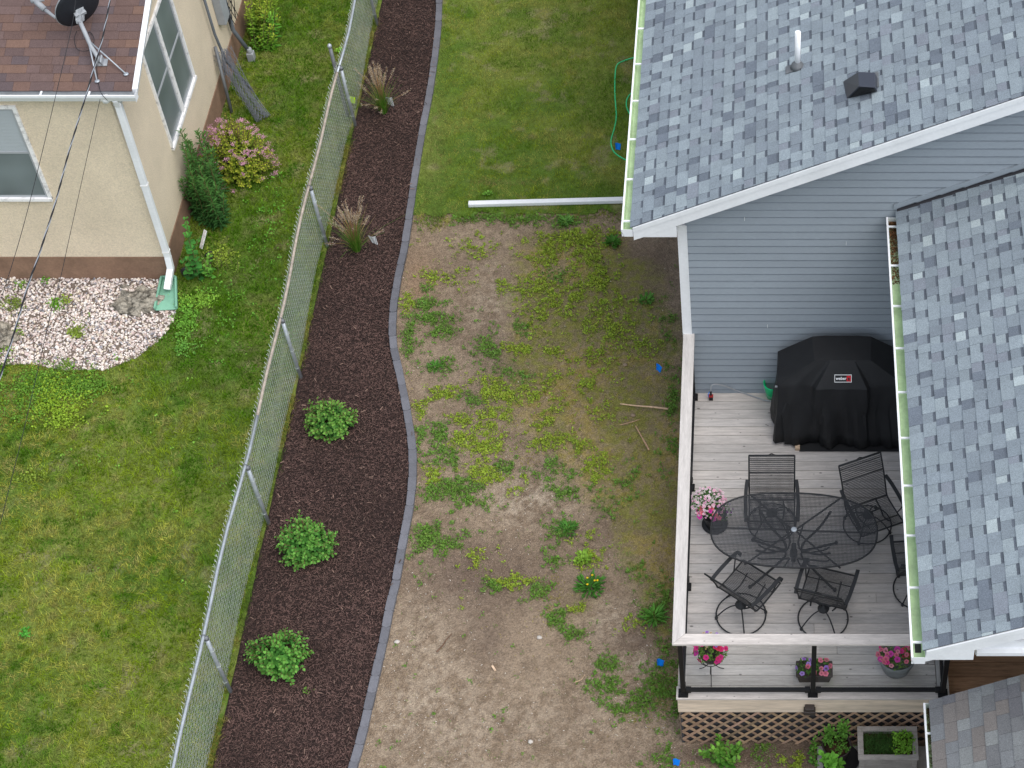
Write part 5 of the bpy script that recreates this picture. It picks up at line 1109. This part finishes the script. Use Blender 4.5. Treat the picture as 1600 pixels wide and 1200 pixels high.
# sticks
def stick(px, r, col, label, name='stick'):
    g = MB(); P = catmull([at(u, v, z=.065 + .02 * (i % 2)) for i, (u, v) in enumerate(px)], 5); n_ = len(P); g.tube(P, [r * (1 - .5 * i / n_) for i in range(n_)], 6, col)
    return g
def putstick(px, r, col, label, extra=None):
    g = stick(px, r, col, label)
    if extra: P = catmull([at(u, v, z=.07) for u, v in extra], 5); g.tube(P, r * .5, 5, col)
    tag(g.build('stick', M['twig']), label, 'stick')
putstick([(1044, 639), (1020, 636), (995, 634), (969, 631)], .015, (2.0, 1.9, 1.75), 'pale bare stick lying near the deck rail')
putstick([(1014, 703), (1007, 690), (1000, 678), (993, 665)], .012, (1.5, 1.3, 1.15), 'forked brown twig lying below the pale stick', [(1000, 655), (985, 660), (968, 664)])
putstick([(682, 1019), (692, 1008), (697, 1000), (706, 990)], .014, (.5, .42, .38), 'dark crooked twig on the bare soil')
putstick([(898, 1066), (908, 1062), (914, 1054)], .007, (1.9, 1.8, 1.6), 'thin curved white twig on the bare soil')
g = MB(); g.bar(at(769, 1040, z=.03), at(774, 1048, z=.03), .025, .012, col=(2.2, 2.2, 2.1)); tag(g.build('wood_chip', M['twig']), 'single white wood chip in the middle of the bare soil', 'wood chip')
for (u, v, lb) in ((843, 996, 'white pebble at the foot of the right hand weeds'), (829, 1159, 'white pebble near the bottom of the bare soil'), (620, 1003, 'white pebble beside the edging blocks'), (977, 570, 'brown stone lying in the moss by the deck'), (989, 649, 'tan stone beside the forked twig')):
    rg = np.random.default_rng(u); p = at(u, v, z=.02); V_ = PEB * np.array([.034, .026, .018]) * (1 + .12 * rg.normal(0, 1, (len(PEB), 1))) + np.array(p) * 0
    o = np_mesh('pebble', V_, PEBF, np.tile((.52, .48, .43) if u in (843, 829, 620) else (.27, .2, .14), (len(V_), 1)), M['pebble'], smooth=True); o.location = p; tag(o, lb, 'stone')
# white board and black bits at the cream house corner
g = MB(); a = at(314, 388, z=.03); b = at(321, 360, z=.28); g.bar(a, b, .055, .02); tag(g.build('white_board', M['white_worn'], bevel=.003), 'short white painted board leaning behind the vine', 'board')
p = at(327, 398, z=.03); g = MB(); g.tube(catmull([p + Vector((-.06, -.03, 0)), p + Vector((0, 0, .04)), p + Vector((.05, .03, .0)), p + Vector((.04, -.10, 0)), p + Vector((.05, -.25, 0))], 5), .018, 7); tag(g.build('black_hose', M['pot_black']), 'short piece of black hose on the ground by the white board', 'hose')
p = at(292, 431, z=.0); g = MB(); g.lathe([(.05, 0), (.065, .12), (.06, .12), (.05, .02)], tuple(p), 14); tag(g.build('plant_pot', M['pot_black']), 'small black nursery pot at the corner of the cream house', 'pot')

# ------------------------------------------------------------------ deck furniture
tb = thing('patio_table', 'oval black metal mesh table with umbrella hole on the deck', 'table', (.25, 12.765, D), R(-2.5)); TH = .715
def superell(a, b, n=56, e=2.5): return [(a * math.copysign(abs(math.cos(t)) ** (2 / e), math.cos(t)), b * math.copysign(abs(math.sin(t)) ** (2 / e), math.sin(t))) for t in np.linspace(0, 2 * math.pi, n + 1)[:-1]]
rim = superell(.965, .535)
g = MB(); g.tube([(x, y, TH) for x, y in rim], .0115, 8, closed=True); g.build('table_rim', M['iron'], tb)
g = MB(); b0 = len(g.v); g.v += [(x * .99, y * .99, TH + .004) for x, y in rim]; g.face(range(b0, b0 + len(rim)), (1, 1, 1)); g.build('table_top', M['table_mesh'], tb)
g = MB()
for sx in (-1, 1):
    for sy in (-1, 1): g.bar((sx * .03, sy * .02, TH - .012), (sx * .55, sy * .51, TH - .012), .018, .012)
g.bar((-.95, 0, TH - .012), (.95, 0, TH - .012), .016, .010); g.bar((0, -.53, TH - .016), (0, .53, TH - .016), .008, .008); g.build('brace', M['iron'], tb)
g = MB(); g.lathe([(.022, .0), (.035, .004), (.035, .012), (.022, .014)], (0, 0, TH), 18); g.build('umbrella_ring', M['galv'], tb)
g = MB(); g.lathe([(.03, .10), (.03, .42)], (0, 0, 0), 10); g.lathe([(.045, .2), (.045, .3)], (0, 0, 0), 10); g.build('pedestal', M['iron'], tb)
for sx in (-1, 1):
    for sy in (-1, 1):
        g = MB(); g.tube(catmull([(sx * .42, sy * .30, TH - .02), (sx * .30, sy * .2, .52), (sx * .12, sy * .07, .38), (sx * .10, sy * .05, .25), (sx * .22, sy * .14, .16), (sx * .44, sy * .30, .04), (sx * .50, sy * .34, .012)], 5), .015, 7)
        g.tube(catmull([(sx * .10, sy * .30, .40), (sx * .05, sy * .12, .30), (sx * .12, sy * .05, .2), (sx * .35, sy * .08, .22), (sx * .42, sy * .10, .26)], 4), .010, 6); g.lathe([(.022, 0), (.022, .03)], (sx * .50, sy * .34, 0), 8)
        g.build('leg', M['iron'], tb)
def make_chair():
    r = thing('patio_chair', 'x', 'chair'); hw = .27
    bk = [(-.06, .41), (-.12, .56), (-.20, .76), (-.30, .96)]; stt = [(-.06, .41), (.10, .395), (.30, .42), (.40, .44)]
    def sheet(prof, name):
        g = MB(); P = catmull([(0, a, b) for a, b in prof], 4); b0 = len(g.v)
        for p in P: g.v += [(-hw + .008, p.y, p.z), (hw - .008, p.y, p.z)]
        for i in range(len(P) - 1): k = b0 + 2 * i; g.face((k, k + 1, k + 3, k + 2), (1, 1, 1), True)
        return g.build(name, M['iron_mesh'], r)
    sheet(bk, 'backrest'); sheet(stt, 'seat')
    g = MB()
    for s in (-1, 1): g.tube(catmull([(s * hw, a, b) for a, b in bk[::-1] + stt[1:]], 4), .0105, 7)
    g.tube([(-hw, -.30, .96), (hw, -.30, .96)], .010, 7); g.tube([(-hw, -.272, .905), (hw, -.272, .905)], .007, 6); g.tube([(-hw, -.20, .76), (hw, -.20, .76)], .007, 6); g.tube([(-hw, .40, .44), (hw, .40, .44)], .0105, 7); g.tube([(-hw, -.06, .41), (hw, -.06, .41)], .009, 6)
    for k in (-1, 1): g.tube([(-.04, -.302, .965), (0, -.305, .985), (.04, -.302, .965)], .006, 5)
    g.tube([(-hw, .26, .41), (hw, .26, .41)], .007, 6); g.build('frame', M['iron'], r)
    for s in (-1, 1):
        g = MB(); P = catmull([(s * (hw + .02), -.17, .66), (s * (hw + .035), -.02, .655), (s * (hw + .04), .20, .645), (s * (hw + .035), .34, .63), (s * (hw + .03), .385, .585), (s * (hw + .025), .36, .545)], 5)
        b0 = len(g.v)
        for p in P:
            for dx, dz in ((-.022, -.005), (.022, -.005), (.022, .005), (-.022, .005)): g.v.append((p.x + dx, p.y, p.z + dz))
        for i in range(len(P) - 1):
            for k in range(4): g.face((b0 + 4 * i + k, b0 + 4 * i + (k + 1) % 4, b0 + 4 * i + 4 + (k + 1) % 4, b0 + 4 * i + 4 + k), (1, 1, 1))
        g.tube(catmull([(s * (hw + .03), .30, .635), (s * (hw + .02), .27, .53), (s * hw, .22, .405)], 4), .008, 6)
        g.build('armrest', M['iron'], r)
    g = MB()
    for s in (-1, 1): g.tube(catmull([(s * .13, -.10, .38), (s * .15, .02, .31), (s * .13, .16, .32), (s * .13, .30, .41)], 4), .010, 6); g.tube([(s * .13, .02, .312), (0, 0, .255)], .009, 6)
    g.lathe([(.015, .20), (.065, .215), (.07, .235), (.06, .25), (.02, .27), (.018, .30)], (0, 0, 0), 14)
    g.build('swivel', M['iron'], r)
    g = MB(); g.tube([(.29 * math.cos(t), .29 * math.sin(t), .03) for t in np.linspace(0, 2 * math.pi, 33)[:-1]], .009, 6, closed=True)
    g.build('base_ring', M['iron'], r)
    for k in range(4):
        a = math.pi / 4 + k * math.pi / 2; c, s = math.cos(a), math.sin(a); g = MB(); g.tube(catmull([(c * .05, s * .05, .225), (c * .12, s * .12, .215), (c * .20, s * .20, .15), (c * .27, s * .27, .06), (c * .29, s * .29, .03)], 4), .0085, 6)
        g.lathe([(.018, .0), (.02, .02), (.012, .045)], (c * .29, s * .29, 0), 8); g.build('leg', M['iron'], r)
    return r
ch = make_chair()
GC = 'black mesh swivel chairs around the patio table'
def place(c, u, v, rz, lb):
    p = at(u, v, z=D); c.location = p; c.rotation_euler = (0, 0, rz); c['label'] = lb; c['group'] = GC
place(ch, 1206, 819, R(180), 'black mesh patio chair squarely behind the table, left of the two nearest the grill')
place(copy_tree(ch), 1355, 822, R(180 + 23), 'black mesh patio chair turned at an angle behind the right end of the table')
place(copy_tree(ch), 1158, 962, R(-37), 'black mesh patio chair in front of the table with its back to the left rail')
place(copy_tree(ch), 1286, 968, R(-16), 'black mesh patio chair in front of the middle of the table')
place(copy_tree(ch), 1434, 922, R(4), 'black mesh patio chair mostly hidden under the roof gutter')

# covered grill
GY = 15.05; GX = .84
gr = thing('covered_grill', 'large barbecue grill under a black fabric cover by the siding', 'grill', (GX, GY, D))
# measured corner points of the cover in local metres
def rrect(a, b, n, rc): # rounded rectangle loop
    out = []
    for k in range(n):
        t = 2 * math.pi * k / n; e = 7
        out.append((a * math.copysign(abs(math.cos(t)) ** (2 / e), math.cos(t)), b * math.copysign(abs(math.sin(t)) ** (2 / e), math.sin(t))))
    return out
from mathutils import noise as mn
def resample(c, n):
    """c: list of corner points (closed); n points evenly per side"""
    out = []
    for i in range(len(c)):
        a, b = Vector(c[i]), Vector(c[(i + 1) % len(c)]); k = n[i]
        for j in range(k): out.append(a.lerp(b, j / k))
    return out
NS = [12, 40, 12, 16, 20, 16]   # left side (back->front), front... loops share the topology
def loop6(p): return resample(p, NS)
# corner order: back-left, front-left, front-right, back-right, (back mid right), (back mid left)
top_ = loop6([(-.35, .27, 1.235), (-.33, -.09, 1.20), (.36, -.09, 1.20), (.37, .27, 1.235), (.2, .28, 1.24), (-.2, .28, 1.24)])
knee = loop6([(-.77, .27, .955), (-.78, -.24, .90), (.78, -.24, .90), (.77, .27, .955), (.25, .34, .95), (-.25, .34, .95)])
mid_ = loop6([(-.80, .31, .50), (-.795, -.34, .50), (.80, -.34, .50), (.80, .31, .50), (.25, .38, .5), (-.25, .38, .5)])
bot_ = loop6([(-.84, .33, .10), (-.80, -.46, .05), (.83, -.52, .03), (.84, .33, .10), (.25, .41, .1), (-.25, .41, .1)])
NN = len(top_)
# control-panel edge pushed forward in the middle of the front
front0 = NS[0]; fn = NS[1]
for j in range(fn):
    t = j / fn; w_ = max(0, min(1, (t - .27) / .03)) * max(0, min(1, (.73 - t) / .03)); knee[front0 + j].y -= .09 * w_; knee[front0 + j].z += .035 * w_; mid_[front0 + j].y -= .06 * w_
rows = []
def addrow(A, B, t, am, fr):
    row = []
    for k in range(NN):
        p = A[k].lerp(B[k], t); u = k / NN * 2 * math.pi; o = Vector((p.x, p.y * 1.6, 0)).normalized()
        f = mn.noise(Vector((k * .26 * fr, p.z * 1.3, 2.2))) + .5 * mn.noise(Vector((k * .55 * fr, p.z * 2., 7.)))
        row.append(p + o * f * am)
    rows.append(row)
for t in (0, .06, .3, .6, .92): addrow(top_, knee, t, .016 * t, 1)
for t in (0, .10, .36, .66): addrow(knee, mid_, t, .012 + .05 * t, 1)
for t in (0, .33, .66, 1): addrow(mid_, bot_, t, .06 + .045 * t, 1.15)
g = MB(); cvx = sum((v for v in rows[0]), Vector()) / NN + Vector((0, 0, .012))
for row in rows: g.v += [tuple(v) for v in row]
for i in range(len(rows) - 1):
    for k in range(NN): g.face((i * NN + k, (i + 1) * NN + k, (i + 1) * NN + (k + 1) % NN, i * NN + (k + 1) % NN), (1, 1, 1), True)
ci = len(g.v); g.v.append(tuple(cvx))
for k in range(NN): g.face((ci, k, (k + 1) % NN), (1, 1, 1), True)
co_ = g.build('cover', M['cover'], gr)
co_.data.set_sharp_from_angle(angle=R(24)); so_ = co_.modifiers.new('solid', 'SOLIDIFY'); so_.thickness = .006
# badge on the sloping front
a = Vector((.0, -.09, 1.20)); b = Vector((.0, -.33, .935)); dn_ = (b - a).normalized(); up_ = -dn_; nn = Vector((1, 0, 0)).cross(up_).normalized(); 
if nn.y > 0: nn = -nn
c = a.lerp(b, .62) + Vector((.02, 0, 0)) + nn * .012
bd = MB(); bd.obox(c, Vector((.105, 0, 0)), up_ * .048, nn * .002); bo = bd.build('badge', M['badge_white'], gr)
bd = MB(); bd.obox(c + nn * .0025, Vector((.098, 0, 0)), up_ * .040, nn * .0015); bd.build('badge_field', M['black'], bo)
bd = MB(); bd.obox(c + nn * .0045 + Vector((.070, 0, 0)), Vector((.026, 0, 0)), up_ * .036, nn * .001); bd.build('badge_mark', M['badge_red'], bo)
bd = MB(); bd.obox(c + nn * .0062 + Vector((.070, 0, 0)) - up_ * .004, Vector((.010, 0, 0)), up_ * .012, nn * .0008); bd.obox(c + nn * .0062 + Vector((.070, 0, 0)) - up_ * .022, Vector((.013, 0, 0)), up_ * .003, nn * .0008); bd.build('badge_mark', M['black'], bo)
cu = bpy.data.curves.new('badge_text', 'FONT'); cu.body = 'weber'; cu.size = .050; cu.align_x = 'CENTER'; cu.align_y = 'CENTER'; cu.extrude = .001; cu.offset = .0012
to = bpy.data.objects.new('badge_text', cu); link(to); mw = Matrix((( 1, up_.x, nn.x, 0), (0, up_.y, nn.y, 0), (0, up_.z, nn.z, 0), (0, 0, 0, 1)))
bpy.context.view_layer.update(); me = bpy.data.meshes.new_from_object(to); bpy.data.objects.remove(to); me.transform(Matrix.Diagonal((1.0, 1.05, 1, 1))); me.transform(mw); me.transform(Matrix.Translation(c + nn * .0058 + Vector((-.024, 0, 0)))); me.materials.clear(); me.materials.append(M['badge_white'])
to = bpy.data.objects.new('badge_text', me); link(to, bo)
g = MB(); g.obox((-.79, -.22, .86), (.02, 0, 0), (0, .004, 0), (0, 0, .014)); g.build('care_label', M['grey_plastic'], gr)
# things under and beside the grill
pm0, pm1 = at(1249, 706, z=D), at(1396, 702, z=D)
g = MB(); g.box(pm0.x, GX + .85, pm0.y, GY + .3, D + .003, D + .014); tag(g.build('grill_mat', M['cover']), 'black mat under the covered grill', 'mat')
p = at(1246, 702, z=D + .03); g = MB(); g.box(p.x - .03, p.x + .03, p.y, p.y + .09, D + .004, D + .05, (1.0, .8, .6)); tag(g.build('wood_block', M['deckwood'], bevel=.003), 'small wood block at the left front of the grill', 'wood block')
p = at(1208, 625, z=D); bk = thing('bucket', 'green plastic bucket half hidden behind the covered grill', 'bucket', (p.x + .0, p.y + .08, D))
g = MB(); g.lathe([(.088, .003), (.118, .22), (.125, .235), (.125, .25), (.115, .25), (.108, .22), (.080, .012), (0, .012)], (0, 0, 0), 28); g.build('body', M['green_plastic'], bk)
g = MB(); g.tube([(.122 * math.cos(t), .122 * math.sin(t) , .21 - .13 * max(0, math.sin(t + math.pi))) for t in np.linspace(math.pi, 2 * math.pi, 12)], .003, 5); g.build('handle', M['galv'], bk)
p = at(1111, 624, z=D); gv = thing('gas_connector', 'small red and black hose connector standing by the siding corner', 'connector', tuple(p))
g = MB(); g.box(-.025, .025, -.025, .025, .0, .05); g.lathe([(.014, .05), (.014, .16)], (0, .0, 0), 10); g.build('body', M['black'], gv, .004)
g = MB(); g.box(-.03, .03, -.018, .018, .052, .085); g.build('valve', M['red'], gv, .004)
g = MB(); g.tube([(-.015, 0, .15), (-.035, -.01, .11), (-.03, -.02, .07)], .004, 5); g.build('tag', M['blue'], gv)
P0 = p + Vector((0, 0, .16)); g = MB(); g.tube(catmull([P0, P0 + Vector((.02, .02, .10)), P0 + Vector((.14, .05, .06)), at(1150, 610, z=D + .05), at(1165, 615, z=D + .02), at(1185, 622, z=D + .02), at(1205, 627, z=D + .02), at(1250, 630, z=D + .02)], 6), .0085, 6)
tag(g.build('gas_hose', M['grey_plastic']), 'grey gas hose running from the connector towards the grill', 'hose')

# flower pots
PET = []; PF = []
def petunia(k=5):
    V_ = [(0, 0, -.25)]; tcx = [(.35, .2, .25)]
    for i in range(10):
        a = 2 * math.pi * i / 10; r_ = 1.0 if i % 2 == 0 else .82; V_.append((r_ * .42 * math.cos(a), r_ * .42 * math.sin(a), .12)); tcx.append((.85, .8, .82))
    for i in range(10):
        a = 2 * math.pi * i / 10; r_ = 1.0 if i % 2 == 0 else .84; V_.append((r_ * math.cos(a), r_ * math.sin(a), .12 - .06 * (i % 2))); tcx.append((1.05, 1.05, 1.05))
    F_ = []
    for i in range(10):
        j = (i + 1) % 10; F_ += [(0, 1 + i, 1 + j), (1 + i, 11 + i, 11 + j), (1 + i, 11 + j, 1 + j)]
    return np.array(V_, float), np.array(F_), np.array(tcx)
PV, PFc, PT = petunia()
def bloom(root, n, cen, rad, cols, size, seed, green=260, gcol=(.09, .22, .035), leafL=.03, low=.0, az=None):
    rg = np.random.default_rng(seed); cen = np.array(cen, float); rad = np.array(rad, float)
    def sph(m, lo):
        th = rg.uniform(0, 2 * math.pi, m) if az is None else rg.uniform(az[0], az[1], m); z_ = rg.uniform(lo, 1, m); s_ = np.sqrt(1 - z_ ** 2); return np.stack([np.cos(th) * s_, np.sin(th) * s_, z_], 1)
    if green:
        d = sph(green, -.3) ; P = cen + d * rad * rg.uniform(.45, .95, (green, 1)); Xa, Ya, Za = frames(nrm(d + rg.normal(0, .6, (green, 3))), nrm(d + np.array([0, 0, .8]))); L = leafL * rg.uniform(.7, 1.4, green)
        np_mesh('foliage', *scatter(LEAF, LEAF_F, P, Xa, Ya, Za, np.stack([L, L, L], 1), np.array(gcol) * rg.uniform(.6, 1.3, (green, 1))), M['leaf'], root)
    d = sph(n, low); P = cen + d * rad * rg.uniform(.92, 1.06, (n, 1)); nz_ = nrm(d + np.array([0, -.35, .5]) + rg.normal(0, .25, (n, 3))); t_ = nrm(np.cross(nz_, rg.normal(0, 1, (n, 3)))); b_ = np.cross(nz_, t_); s_ = size * rg.uniform(.8, 1.2, n)
    C = np.array(cols)[rg.integers(0, len(cols), n)] * rg.uniform(.85, 1.1, (n, 1)); np_mesh('blossoms', *scatter(PV, PFc, P, t_, b_, nz_, np.stack([s_, s_, s_], 1), C, PT), M['petal'], root)
HOT = (.85, .03, .28); PINK = (.9, .22, .32); LPK = (.92, .62, .72); PUR = (.45, .22, .75); MAG = (.75, .05, .42); RED = (.8, .03, .10); TAN = (.72, .55, .36)
p = at(1117, 820, z=D); fp = thing('flower_pot', 'black pot of pale pink and coral petunias against the left rail', 'flower pot', tuple(p), 0, 'flower pots on the deck')
g = MB(); g.lathe([(.10, .01), (.145, .22), (.15, .24), (.14, .24), (.13, .21), (0, .20)], (0, 0, 0), 24); g.lathe([(.15, 0), (.16, .02), (.1, .02)], (0, 0, 0), 24); g.build('pot', M['pot_black'], fp)
bloom(fp, 150, (-.07, .04, .36), (.215, .20, .22), [LPK, LPK, (.85, .45, .62), (.92, .75, .82)], .016, 1, 360, (.07, .17, .04)); bloom(fp, 12, (-.03, -.06, .30), (.17, .16, .17), [PINK, (.9, .2, .25), MAG], .034, 2, 0, az=(math.pi * .9, math.pi * 1.9)); bloom(fp, 14, (.08, .0, .26), (.15, .14, .16), [(.28, .08, .3), (.6, .4, .75)], .018, 3, 90, (.12, .25, .06))
p = at(1112, 1052, z=D); fs = thing('flower_stand', 'hot pink petunias in a black bowl on a wrought iron stand at the deck corner', 'flower stand', (p.x, 11.25, D), 0, 'flower pots on the deck')
g = MB(); g.lathe([(.05, .33), (.10, .38), (.125, .46), (.13, .48), (.118, .48), (.10, .44), (0, .43)], (0, 0, 0), 24); g.build('pot', M['pot_black'], fs)
g = MB(); g.tube([(.14 * math.cos(t), .14 * math.sin(t), .40) for t in np.linspace(0, 2 * math.pi, 25)[:-1]], .005, 5, closed=True); g.tube([(.10 * math.cos(t), .10 * math.sin(t), .335) for t in np.linspace(0, 2 * math.pi, 25)[:-1]], .005, 5, closed=True)
g.build('stand_ring', M['iron'], fs)
for k in range(3):
    a = math.pi / 6 + k * 2.094; c_, s_ = math.cos(a), math.sin(a); g = MB(); g.tube(catmull([(c_ * .20, s_ * .20, .42), (c_ * .22, s_ * .22, .37), (c_ * .17, s_ * .17, .34), (c_ * .14, s_ * .14, .40), (c_ * .10, s_ * .10, .33), (c_ * .04, s_ * .04, .22), (c_ * .10, s_ * .10, .08), (c_ * .16, s_ * .16, .006)], 4), .005, 5); g.build('leg', M['iron'], fs)
bloom(fs, 34, (0, -.0, .50), (.19, .16, .13), [HOT, HOT, RED, MAG, (.8, .02, .2)], .034, 4, 320, (.12, .25, .04), low=-.35); bloom(fs, 20, (0, .06, .62), (.15, .10, .08), [TAN, TAN, PUR, HOT], .02, 5, 60, (.35, .3, .1))
p = at(1272, 1060, z=D); fb = thing('planter_box', 'brown plastic trough of pink and violet petunias behind the middle rail post', 'planter', (p.x, 11.23, D), 0, 'flower pots on the deck')
g = MB(); g.hexa([(-.17, -.08, 0), (.17, -.08, 0), (.17, .08, 0), (-.17, .08, 0), (-.20, -.10, .16), (.20, -.10, .16), (.20, .10, .16), (-.20, .10, .16)]); g.bar((-.205, -.10, .155), (.205, -.10, .155), .015, .018); g.bar((-.205, .10, .155), (.205, .10, .155), .015, .018); g.bar((-.2, -.1, .155), (-.2, .1, .155), .015, .018); g.bar((.2, -.1, .155), (.2, .1, .155), .015, .018); g.build('trough', M['pot_brown'], fb, .006)
bloom(fb, 9, (-.10, 0, .18), (.10, .11, .11), [PUR, PINK, (.5, .3, .8)], .032, 6, 150, (.08, .20, .035), low=.1); bloom(fb, 11, (.08, 0, .18), (.11, .11, .11), [PINK, (.9, .25, .35), PUR, RED], .034, 7, 170, (.09, .22, .035), low=.1)
p = at(1400, 1048, z=D); fg = thing('flower_pot', 'large round grey pot of pink petunias at the gutter corner', 'flower pot', (p.x, 11.33, D), 0, 'flower pots on the deck')
g = MB(); g.lathe([(.12, .0), (.16, .05), (.205, .22), (.212, .28), (.20, .29), (.19, .26), (0, .24)], (0, 0, 0), 28); g.build('pot', M['pot_grey'], fg)
bloom(fg, 24, (0, .01, .32), (.215, .21, .14), [PINK, MAG, HOT, PINK, (.9, .3, .42)], .034, 8, 420, (.12, .22, .035), low=.0, az=(math.pi * .95, math.pi * 2.05)); bloom(fg, 12, (0, .05, .34), (.19, .15, .15), [RED, HOT, PINK], .03, 9, 120, (.2, .30, .08))

# below the deck front
sl_ = MB(); c0 = [at(1274, 1166, z=.05), at(1450, 1166, z=.05)]
for k, (xa, xb) in enumerate(((.52, 1.07), (1.078, 1.64), (1.648, 2.3))): sl_.box(xa, xb, 10.05, 10.91, -.02, .05 - .003 * k)
for k, (xa, xb) in enumerate(((.52, 1.07), (1.078, 1.64))): sl_.box(xa, xb, 9.2, 10.042, -.02, .048)
tag(sl_.build('paving', M['concrete'], bevel=.006), kind='structure')
p = at(1305, 1185, z=.05); pb = thing('herb_pot', 'brown pot of leafy herbs on a black saucer beside the lattice', 'plant pot', (p.x + .01, p.y + .02, .05))
g = MB(); g.lathe([(.12, .02), (.165, .27), (.175, .29), (.16, .29), (.15, .26), (0, .25)], (0, 0, 0), 26); g.build('pot', M['pot_brown'], pb); g = MB(); g.lathe([(.2, .0), (.22, .03), (.21, .03), (.19, .008), (0, .008)], (.05, -.04, .001), 26); g.build('saucer', M['pot_black'], pb)
g = MB(); g.lathe([(.149, .262), (0, .268)], (0, 0, 0), 20, (.25, .17, .12)); g.build('potting_soil', M['twig'], pb)
rg = np.random.default_rng(8); pts = np.concatenate([rg.normal((-.09, .03, .42), (.035, .03, .10), (70, 3)), rg.normal((.07, .04, .46), (.035, .03, .12), (80, 3)), rg.normal((0, -.06, .30), (.08, .04, .02), (24, 3))])
np_mesh('foliage', *leafcloud(pts, np.tile((.14, .33, .05), (len(pts), 1)), (.02, .045), .9, 4, .012, .02), M['leaf'], pb)
p = at(1300, 1199, z=.05); bs = thing('basil_plant', 'bright green broad leaved plant in front of the brown herb pot', 'plant', (p.x - .02, p.y - .1, .05)); pts = rg.normal((0, 0, .28), (.05, .04, .03), (14, 3))
np_mesh('leaves', *leafcloud(pts, np.tile((.16, .42, .05), (len(pts), 1)), (.06, .10), 1.1, 5, .01, .02, (.8, 1.5)), M['leaf'], bs)
g = MB(); g.lathe([(.07, 0), (.09, .16), (.08, .16), (0, .14)], (0, 0, 0), 16); g.build('pot', M['pot_black'], bs)
wp = thing('wooden_planter', 'raised weathered grey wooden planter with chives and parsley', 'planter', (1.30, 10.66, .05))
g = MB(); bx0, bx1, by0, by1 = -.30, .325, -.17, .20; zt = .46
for a_ in (0, .145, .29): 
    for sd2 in (0, 1):
        yy = by0 if sd2 == 0 else by1 - .02; g.box(bx0 + .02, bx1 - .02, yy, yy + .02, .02 + a_, .02 + a_ + .14, (random.uniform(.85, 1.1),) * 3); xx = bx0 if sd2 == 0 else bx1 - .02; g.box(xx, xx + .02, by0 + .021, by1 - .021, .02 + a_, .02 + a_ + .14, (random.uniform(.85, 1.1),) * 3)
g.build('panel', M['planterwood'], wp)
g = MB()
for xx in (bx0 - .012, bx1 - .04):
    for yy in (by0 - .012, by1 - .04): g.box(xx, xx + .055, yy, yy + .055, 0, zt - .001, (.95, .95, .95))
g.build('corner_post', M['planterwood'], wp); g = MB(); g.box(bx0 - .03, bx1 + .03, by0 - .03, by0 + .035, zt, zt + .022, (1.15,) * 3); g.box(bx0 - .03, bx1 + .03, by1 - .035, by1 + .03, zt, zt + .022, (1.1,) * 3); g.box(bx0 - .03, bx0 + .035, by0 + .036, by1 - .036, zt, zt + .022, (1.1,) * 3); g.box(bx1 - .035, bx1 + .03, by0 + .036, by1 - .036, zt, zt + .022, (1.1,) * 3); g.build('top_trim', M['planterwood'], wp, .004)
g = MB(); g.box(bx0 + .022, bx1 - .022, by0 + .022, by1 - .022, .38, .40, (.2, .15, .1)); g.build('potting_soil', M['twig'], wp)
n = 900; X = rg.uniform(bx0 + .04, .10, n); Y = rg.uniform(by0 + .05, by1 - .05, n); th = rg.uniform(0, 6.28, n); ln = rg.uniform(.2, 1.2, n); d = np.stack([np.cos(th) * np.sin(ln), np.sin(th) * np.sin(ln), np.cos(ln)], 1); Xa, Ya, Za = frames(d, nrm(rg.normal(0, 1, (n, 3))))
np_mesh('chives', *scatter(BLADE, BLADE_F, np.stack([X, Y, np.full(n, .40)], 1), Xa, Ya, Za, np.stack([np.full(n, .007), rg.uniform(.08, .18, n), np.ones(n)], 1), np.array([.09, .20, .05]) * rg.uniform(.6, 1.4, (n, 1))), M['grass'], wp)
pts = np.stack([rg.uniform(.08, .30, 90), rg.uniform(-.14, .15, 90), rg.uniform(.42, .52, 90)], 1); np_mesh('herb_leaves', *leafcloud(pts, np.tile((.22, .46, .05), (90, 1)), (.02, .035), 1.1, 6, .015, .02), M['leaf'], wp)
it = []
for k in range(20):
    b = at(random.uniform(1112, 1140), random.uniform(1178, 1196), z=0); it.append((b, b + Vector((random.uniform(-.16, .16), random.uniform(-.08, .08), random.uniform(.12, .34)))))
stems('leafy_plant', 'bushy green plant with broad leaves at the foot of the deck lattice', 'plant', it, .075, 1.1, (.09, .27, .04), (.20, .42, .06), 60, .0)
it = []
for k in range(7):
    b = at(random.uniform(1264, 1274), random.uniform(1172, 1194), z=0); it.append((b, b + Vector((random.uniform(-.03, .03), random.uniform(-.05, .05), random.uniform(.15, .3)))))
stems('leafy_plant', 'narrow green plant squeezed between the lattice bed and the concrete paver', 'plant', it, .05, 1.0, (.10, .28, .04), (.18, .40, .06), 60, .0)
